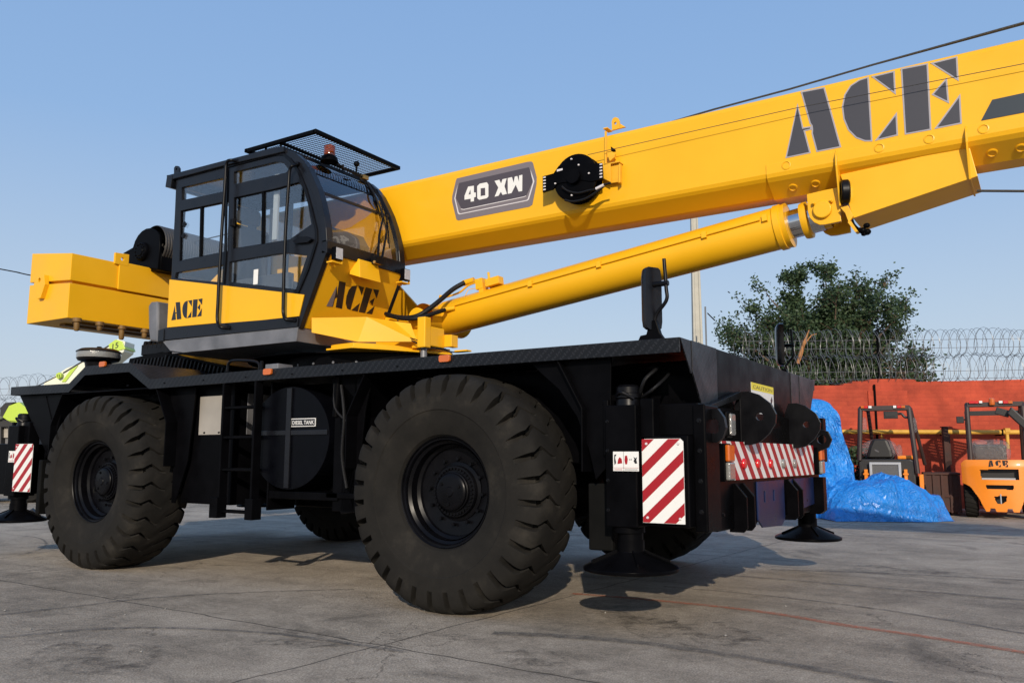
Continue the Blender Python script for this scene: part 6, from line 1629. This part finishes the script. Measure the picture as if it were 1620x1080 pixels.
for i in range(NXg):
    for j in range(NZg):
        pc_ = (X0g+(X1g-X0g)*(i+.5)/NXg, Z0g+(Z1g-Z0g)*(j+.5)/NZg)
        if inside(pc_, outl) and not any(inside(pc_, h_) for h_ in hole): fs.append((vid(i, j), vid(i+1, j), vid(i+1, j+1), vid(i, j+1)))
b.add(vs, fs, 0, True)
cwt = obj('counterweight', b, 'fork_orange', rt); 
b = MB()
for s_ in (-1, 1): b.xz([(s_*-x_l, m(1578, 763)[1]), (s_*-x_l, zt-.05), (s_*(-x_l-.06), zt-.01), (s_*(-x_l-.34), zt-.01), (s_*(-x_l-.34), zb+.05), (s_*(-x_l-.24), m(1578, 787)[1]), (s_*(-x_l-.12), m(1578, 769)[1])], .11, .70)
b.box(x_l+.34, xr_2-.34, .22, .55, zb+.05, zt-.02)
obj('counterweight_body', b, 'fork_orange', rt, bevel=.02)
b = MB()
for z_c in (m(1578, 748)[1], ):
    p, q = m(1540, 735), m(1619, 752)
# raised lip round the upper opening
lipo = poly(m, [(1538, 736), (1620, 736), (1620, 740), (1614, 760), (1606, 763), (1554, 762), (1545, 757)])
lipi = poly(m, [(1549, 741), (1612, 741), (1613, 760), (1552, 759)])
obj_lip = None
for h_ in hole:
    b = MB(); xs_ = [p[0] for p in h_]; zs_ = [p[1] for p in h_]; b.box(min(xs_)-.02, max(xs_)+.02, .06, .08, min(zs_)-.02, max(zs_)+.02)
    if h_ is hole[0]: b.box(min(xs_)+.02, max(xs_)-.05, .0, .10, min(zs_), min(zs_)+.03, mi=1)
    if h_ is hole[2]: b.tube([((min(xs_)+max(xs_))/2, -.10, min(zs_)), ((min(xs_)+max(xs_))/2, -.10, max(zs_)+.03)], .012, mi=1)
    obj('grille_recess', b, ['fork_black', 'alu'], cwt)
b = MB(); a0 = m(1564, 738, -.10); a1 = m(1594, 728, -.10)
gaps = [(0, 2, 0), (2, 5, 1), (5, 9, 2)]
for g_i, (i0, i1, off) in enumerate(gaps):
    u0 = min(p[0] for g_ in GN[i0:i1] for p in g_); u1 = max(p[0] for g_ in GN[i0:i1] for p in g_)
    for g_ in GN[i0:i1]:
        pl_ = [(a0[0]+(a1[0]-a0[0])*(g_i*.37+(u-u0)/(u1-u0)*.27), a0[1]+(a1[1]-a0[1])*v) for u, v in g_]
        yf = bow(0, 0)-.022+.22*max(0, (pl_[0][1]-zt+.12))**1.5*3
        b.xz(pl_, yf, yf+.03)
obj('lettering', b, 'letterblack', cwt, label='small black letters A C E on the forklift')
b = MB(); b.box(x_l+.24, xr_2-.24, .3, 1.9, .2, zt-.06); obj('chassis', b, 'fork_black', rt, bevel=.02)
b = MB(); b.box(x_l+.03, xr_2-.03, .55, 1.5, zt-.25, zt-.02); obj('engine_cover', b, 'fork_orange', rt, bevel=.03)
for s_ in (-1, 1): fork_tyre(rt, s_*(-x_l-.115), .36, .285, .20); fork_tyre(rt, s_*(-x_l-.10), 1.9, .33, .24)
b = MB(); gl_t = m(1530, 637)[1]; gx_ = m(1529, 640, .1)[0]
for s_ in (-1, 1):
    b.tube([(s_*(gx_-.0), .35, zt-.05), (s_*(gx_+.0), .40, gl_t-.06), (s_*gx_, .5, gl_t)], .04, 8)
    b.tube([(s_*(gx_), 1.75, .9), (s_*(gx_), 1.4, gl_t)], .035, 8); b.tube([(s_*gx_, .45, gl_t), (s_*gx_, 1.5, gl_t+.02)], .035, 8)
b.box(gx_, -gx_, .38, .46, gl_t-.055, gl_t+.025)
for i in range(7): b.box(gx_, -gx_, .55+i*.14, .58+i*.14, gl_t-.01, gl_t+.03)
gd = obj('overhead_guard', b, 'fork_brown', rt, bevel=.004)
reflect_bar(rt, m, .37, [(1533, 1542, 634, 638, 'redlens'), (1542, 1548, 634, 638, 'redlens'), (1549, 1554, 634, 637.5, 'white'), (1580, 1586, 634, 637.5, 'white'), (1587, 1595, 634, 638, 'redlens'), (1595, 1602, 634, 638, 'amberlens')])
b = MB(); q = m(1569, 636, .34); b.lathe([(.045, -.03), (.05, 0), (.045, .08), (.02, .10), (.0001, .1)], (q[0], .36, q[1]-.02), (0, 0, 1), 16); obj('beacon', b, 'amberlens', rt)
b = MB(); q = m(1519, 664, .3); b.box(q[0]-.06, q[0]+.06, .25, .3, q[1]-.06, q[1]+.06); b.tube([(q[0], .28, q[1]), (gx_, .4, q[1]+.01)], .015); obj('mirror', b, 'fork_black', rt, bevel=.01)
b = MB(); q = m(1586, 652, .3); b.obox((q[0], .3, q[1]), (1, 0, -.35), (0, 1, 0), (.35, 0, 1), .11, .05, .06); obj('rear_lamp', b, 'fork_black', rt, bevel=.01)
b = MB(); p, q = m(1600, 652, .2), m(1622, 672, .2); b.obox(((p[0]+q[0])/2, .2, (p[1]+q[1])/2), (q[0]-p[0], 0, q[1]-p[1]), (0, 1, 0), (.6, 0, 1), .2, .05, .07); obj('exhaust_arm', b, 'fork_black', rt, bevel=.02)
b = MB(); c = m(1565, 711, .6); blob(b, (c[0], .85, c[1]-.03), .33, .24, .21, 3, sq=4.5); obj('plastic_cover', b, 'film', rt)
b = MB(); b.box(c[0]-.27, c[0]+.27, .72, .98, c[1]-.28, c[1]+.10); b.box(c[0]-.24, c[0]+.24, .98, 1.3, c[1]-.28, c[1]-.15); obj('seat', b, 'fork_black', rt, bevel=.05)
b = MB(); b.box(-.5, -.42, 2.1, 2.25, .1, 1.95); b.box(.42, .5, 2.1, 2.25, .1, 1.95); b.box(-.5, .5, 2.12, 2.2, 1.86, 1.95); b.box(-.5, .5, 2.2, 2.26, .4, .5); obj('mast', b, 'fork_black', rt)

# stripped forklift with bare radiator
rt, m = fr('stripped_forklift', 'black forklift without its counterweight, bare radiator showing above the blue heap', 'forklift', 15.3, 1402, rot=R(-27))
b = MB(); ztop = m(1402, 726)[1]; xl_, xr3 = m(1357, 730)[0], m(1447, 730)[0]
b.xz([(xl_, .25), (xr3, .25), (xr3, ztop-.04), (xr3-.08, ztop), (xl_+.06, ztop), (xl_, ztop-.05)], .12, 1.7)
obj('chassis', b, 'fork_black', rt, bevel=.02)
b = MB(); p, q = m(1375, 732), m(1427, 764); rad_ = b.box(p[0], p[0]+.045, .0, .11, .35, p[1]); b.box(q[0]-.045, q[0], .0, .11, .35, p[1]); b.box(p[0], q[0], .002, .108, p[1]-.03, p[1]+.015)
ro = obj('radiator_frame', b, 'alu', rt, bevel=.005)
b = MB(); b.box(p[0]+.045, q[0]-.045, .02, .10, .35, p[1]-.03); obj('radiator_core', b, 'radiator', ro)
b = MB()
for a0_, a1_ in ((1367, 1374), (1430, 1437)):
    p, q = m(a0_, 742), m(a1_, 770); b.box(p[0], q[0], -.02, .11, .3, p[1]); b.box(p[0]-.02, q[0]+.02, -.03, .0, p[1]-.1, p[1]-.07); b.box(p[0]-.02, q[0]+.02, -.03, .0, p[1]-.22, p[1]-.19)
obj_split('orange_bracket', b, 'fork_orange', rt, bevel=.006)
b = MB(); p, q = m(1425, 720, .3), m(1448, 726, .3); b.box(m(1418, 720)[0], q[0]-.0, .35, 1.5, ztop, p[1]); obj('engine_cover', b, 'fork_orange', rt, bevel=.02)
b = MB(); p, q = m(1454, 750, .2), m(1464, 800, .2); b.box(p[0], q[0], .15, .9, .12, p[1]); obj('side_frame', b, 'fork_orange', rt, bevel=.01)
for s_ in (-1, 1): fork_tyre(rt, s_*.50, .5, .27, .19); fork_tyre(rt, s_*.52, 1.9, .33, .24)
b = MB(); zt2 = m(1402, 644)[1]
pL = m(1360, 643), m(1359, 728); pR = m(1437, 643), m(1451, 740)
b.tube([(pL[1][0], .1, pL[1][1]), (pL[0][0], .12, zt2)], .045, 8); b.tube([(pR[1][0], .1, pR[1][1]-.1), (pR[0][0], .12, zt2)], .045, 8)
b.box(pL[0][0], pR[0][0], .08, .16, zt2-.05, zt2+.035)
b.tube([(pL[0][0], .12, zt2), (pL[0][0]+.02, 1.25, zt2+.02)], .035, 8); b.tube([(pR[0][0], .12, zt2), (pR[0][0], 1.25, zt2+.02)], .035, 8)
b.tube([(pL[0][0]+.05, 1.25, zt2), (pL[0][0]+.1, 1.7, .9)], .035, 8); b.tube([(pR[0][0], 1.25, zt2), (pR[0][0]+.18, 1.7, .9)], .035, 8)
for i in range(7): b.box(pL[0][0], pR[0][0], .3+i*.14, .33+i*.14, zt2-.01, zt2+.03)
obj('overhead_guard', b, 'fork_brown', rt, bevel=.004)
reflect_bar(rt, m, .075, [(1362, 1367, 642, 645.5, 'amberlens'), (1367, 1373, 642, 645.5, 'redlens'), (1374, 1379, 642, 645.5, 'white'), (1413, 1418, 641.5, 645, 'white'), (1419, 1426, 641.5, 645, 'redlens'), (1426, 1432, 641.5, 645, 'amberlens')])
b = MB(); p, q = m(1397, 650), m(1420, 661); b.box(p[0], q[0], .08, .2, q[1], p[1]); b.box(p[0]+.02, q[0]-.04, .07, .08, q[1]+.03, p[1]-.01); obj('control_box', b, 'fork_black', rt, bevel=.01)
b = MB(); b.tube(smoothpath([(m(a, c)[0], .14, m(a, c)[1]) for a, c in ((1420, 654), (1426, 654), (1431, 659), (1438, 659))]), .022, 8); obj('conduit', b, 'fork_black', rt)
for px, py, sd_ in ((1365, 671, 1), (1445, 672, 6)):
    b = MB(); c = m(px, py); blob(b, (c[0], .22, c[1]), .055, .06, .14, sd_, 10); obj('wrapped_lamp', b, 'film', rt)
b = MB(); p, q = m(1369, 694, .5), m(1414, 724, .5)
b.xz([(p[0], q[1]), (q[0], q[1]), (q[0]-.02, q[1]+.15), (q[0]-.09, p[1]), (p[0]+.12, p[1]), (p[0]+.05, q[1]+.2)], .38, .55); b.box(p[0], q[0], .62, 1.05, q[1]-.05, q[1]+.1)
obj('seat', b, 'fork_black', rt, bevel=.05)
b = MB(); c = m(1391, 709, .5); blob(b, (c[0], .56, c[1]-.02), .32, .18, .20, 8, sq=2.2)
b2 = obj('plastic_cover', b, 'film', rt); b = MB(); c = m(1423, 716, .4); blob(b, (c[0], .4, c[1]), .05, .05, .15, 9, 8); obj('plastic_scrap', b, 'film', rt)
b = MB(); q = m(1396, 702, .44); b.box(q[0]-.04, q[0]+.04, .435, .44, q[1]-.02, q[1]+.025); obj('seat_tag', b, 'white', rt)

# ---------------- lime green crane at the left, behind
M['lime'] = mat('lime_paint', (.42, .56, .05), .4, coat=.3)
M['cream'] = mat('cream_paint', (.66, .66, .52), .45, coat=.2)
rt, m = fr('lime_green_crane', 'lime green and white mobile crane parked far behind, at the left edge', 'crane', 19, 60)
def lime(name, pts, y0, y1, mm, par=None, bv=.01): b = MB(); b.xz(poly(m, pts), y0, y1); return obj(name, b, mm, par or rt, bevel=bv)
bm_ = lime('boom', [(70, 606), (105, 582), (142, 569), (186, 536), (198, 540), (196, 556), (176, 572), (140, 600), (60, 640), (55, 630)], .0, .5, 'cream')
lime('boom_head', [(172, 545), (183, 537), (194, 540), (199, 552), (182, 556), (176, 560)], -.02, .52, 'lime', bm_)
b = MB(); pts = poly(m, [(112, 585), (124, 578), (104, 604), (98, 604)]); b.xz(pts, -.02, -.002); obj('boom_band', b, 'lime', bm_)
b = MB(); q0_, q1_ = m(176, 552), m(192, 543); w, vs, fs = text_mb('15', .2, None, .004); b.add([(q0_[0]+v.x*.9, -.03, q0_[1]-.02+v.y*.9+v.x*.3) for v in vs], fs); obj('boom_number', b, 'letterblack', bm_)
hb = lime('hook_block', [(92, 592), (97, 589), (101, 592), (100, 597), (95, 600), (92, 597)], -.1, .1, 'lime')
b = MB(); w, vs, fs = text_mb('15', .11, None, .003); q = m(93, 597); b.add([(q[0]+v.x*.8, -.11, q[1]+v.y*.8) for v in vs], fs); obj('block_number', b, 'letterblack', hb)
b = MB(); p, q = m(100, 590), m(172, 547); b.tube([(p[0], 0, p[1]), (q[0], 0, q[1])], .018, 6); p, q = m(40, 620), m(92, 594); b.tube([(p[0], 0, p[1]), (q[0], 0, q[1])], .012, 6); obj('hoist_rope', b, 'rope', rt)
lime('body', [(8, 660), (18, 642), (34, 636), (54, 652), (54, 668), (20, 668)], -.1, .6, 'lime')
lime('winch_cover', [(2, 662), (2, 645), (10, 637), (24, 636), (14, 645), (8, 660)], -.05, .5, 'fork_black')
lime('counter_block', [(-60, 655), (0, 655), (8, 661), (8, 664), (-60, 664)], -.2, .6, 'panelsteel')
b = MB(); b.xz(poly(m, [(-50, 664), (56, 664), (56, 745), (-50, 745)]), -.1, 1.2, [poly(m, [(-40, 672), (1, 672), (1, 735), (-40, 735)]), poly(m, [(6, 676), (16, 676), (16, 738), (6, 738)])]); cb_ = obj('cab', b, 'fork_black', rt, bevel=.02)
b = MB(); b.xz(poly(m, [(6, 676), (16, 676), (15, 692), (6, 692)]), .0, .03); obj('headrest', b, 'panelsteel', cb_)
b = MB(); b.xz(poly(m, [(5, 692), (16, 692), (16, 738), (5, 738)]), .05, .09); obj('inner_panel', b, 'grey_steel', cb_)
lime('chassis', [(-80, 741), (14, 740), (14, 755), (-80, 757)], -.3, 1.4, 'white')
lime('under_frame', [(-80, 757), (56, 757), (56, 768), (-80, 772)], -.1, 1.3, 'fork_black')
for px in (-40, 45):
    c = m(px, 770)[0]; b = MB(); b.lathe([(.25, -.02), (.44, -.02), (.48, .04), (.48, .34), (.44, .40), (.2, .4)], (c, .0, .48), (0, 1, 0), 28); obj('wheel', b, 'rubber', rt)

# overhead wire at the far left, a long way behind
rt, m = fr('overhead_wire', 'dark overhead cable running up to the left edge above the counterweight', 'cable', 26, 20)
b = MB(); pp_ = [m(a, c) for a, c in ((-700, 300), (-300, 370), (0, 425.5), (28, 431), (58, 437), (160, 452), (420, 480))]; b.tube(smoothpath([(x, 0, z) for x, z in pp_]), .020, 6); obj('cable_line', b, 'hose', rt)
rt, m = fr('hand_tap', 'small black handle lying on the concrete beside the rear outrigger', 'handle', 14.0, 52)
b = MB(); p = m(46, 797), m(55, 792); b.tube([(p[0][0], 0, .10), (p[1][0], 0, .16)], .04, 8); b.box(p[0][0]-.05, p[0][0]+.02, -.03, .03, 0, .12); obj('grip', b, 'fork_black', rt)
# small stones and litter on the yard
rnd = random.Random(11); M['pebble'] = mat('pebble', (.26, .245, .22), .9, var=.3)
b = MB()
for i in range(420):
    s_ = rnd.uniform(-9, 9); d_ = rnd.uniform(2.6, 16); p = world(s_*d_/9, d_); r_ = rnd.choice((.003, .004, .005, .008))*rnd.uniform(.7, 1.2)
    v = [(p.x+r_*rnd.uniform(.6, 1.3)*a, p.y+r_*rnd.uniform(.6, 1.3)*c, max(0, r_*.8*(1+e))) for a, c, e in ((1, 0, -.4), (0, 1, -.4), (-1, 0, -.4), (0, -1, -.4), (.2, .1, .6), (0, 0, -1))]
    b.add(v, [(0, 1, 4), (1, 2, 4), (2, 3, 4), (3, 0, 4), (1, 0, 5), (2, 1, 5), (3, 2, 5), (0, 3, 5)])
o = obj('grit', b, 'pebble', kind='stuff', fixn=False); o['label'] = 'tiny pale stones and grit scattered over the yard concrete'; o['category'] = 'grit'
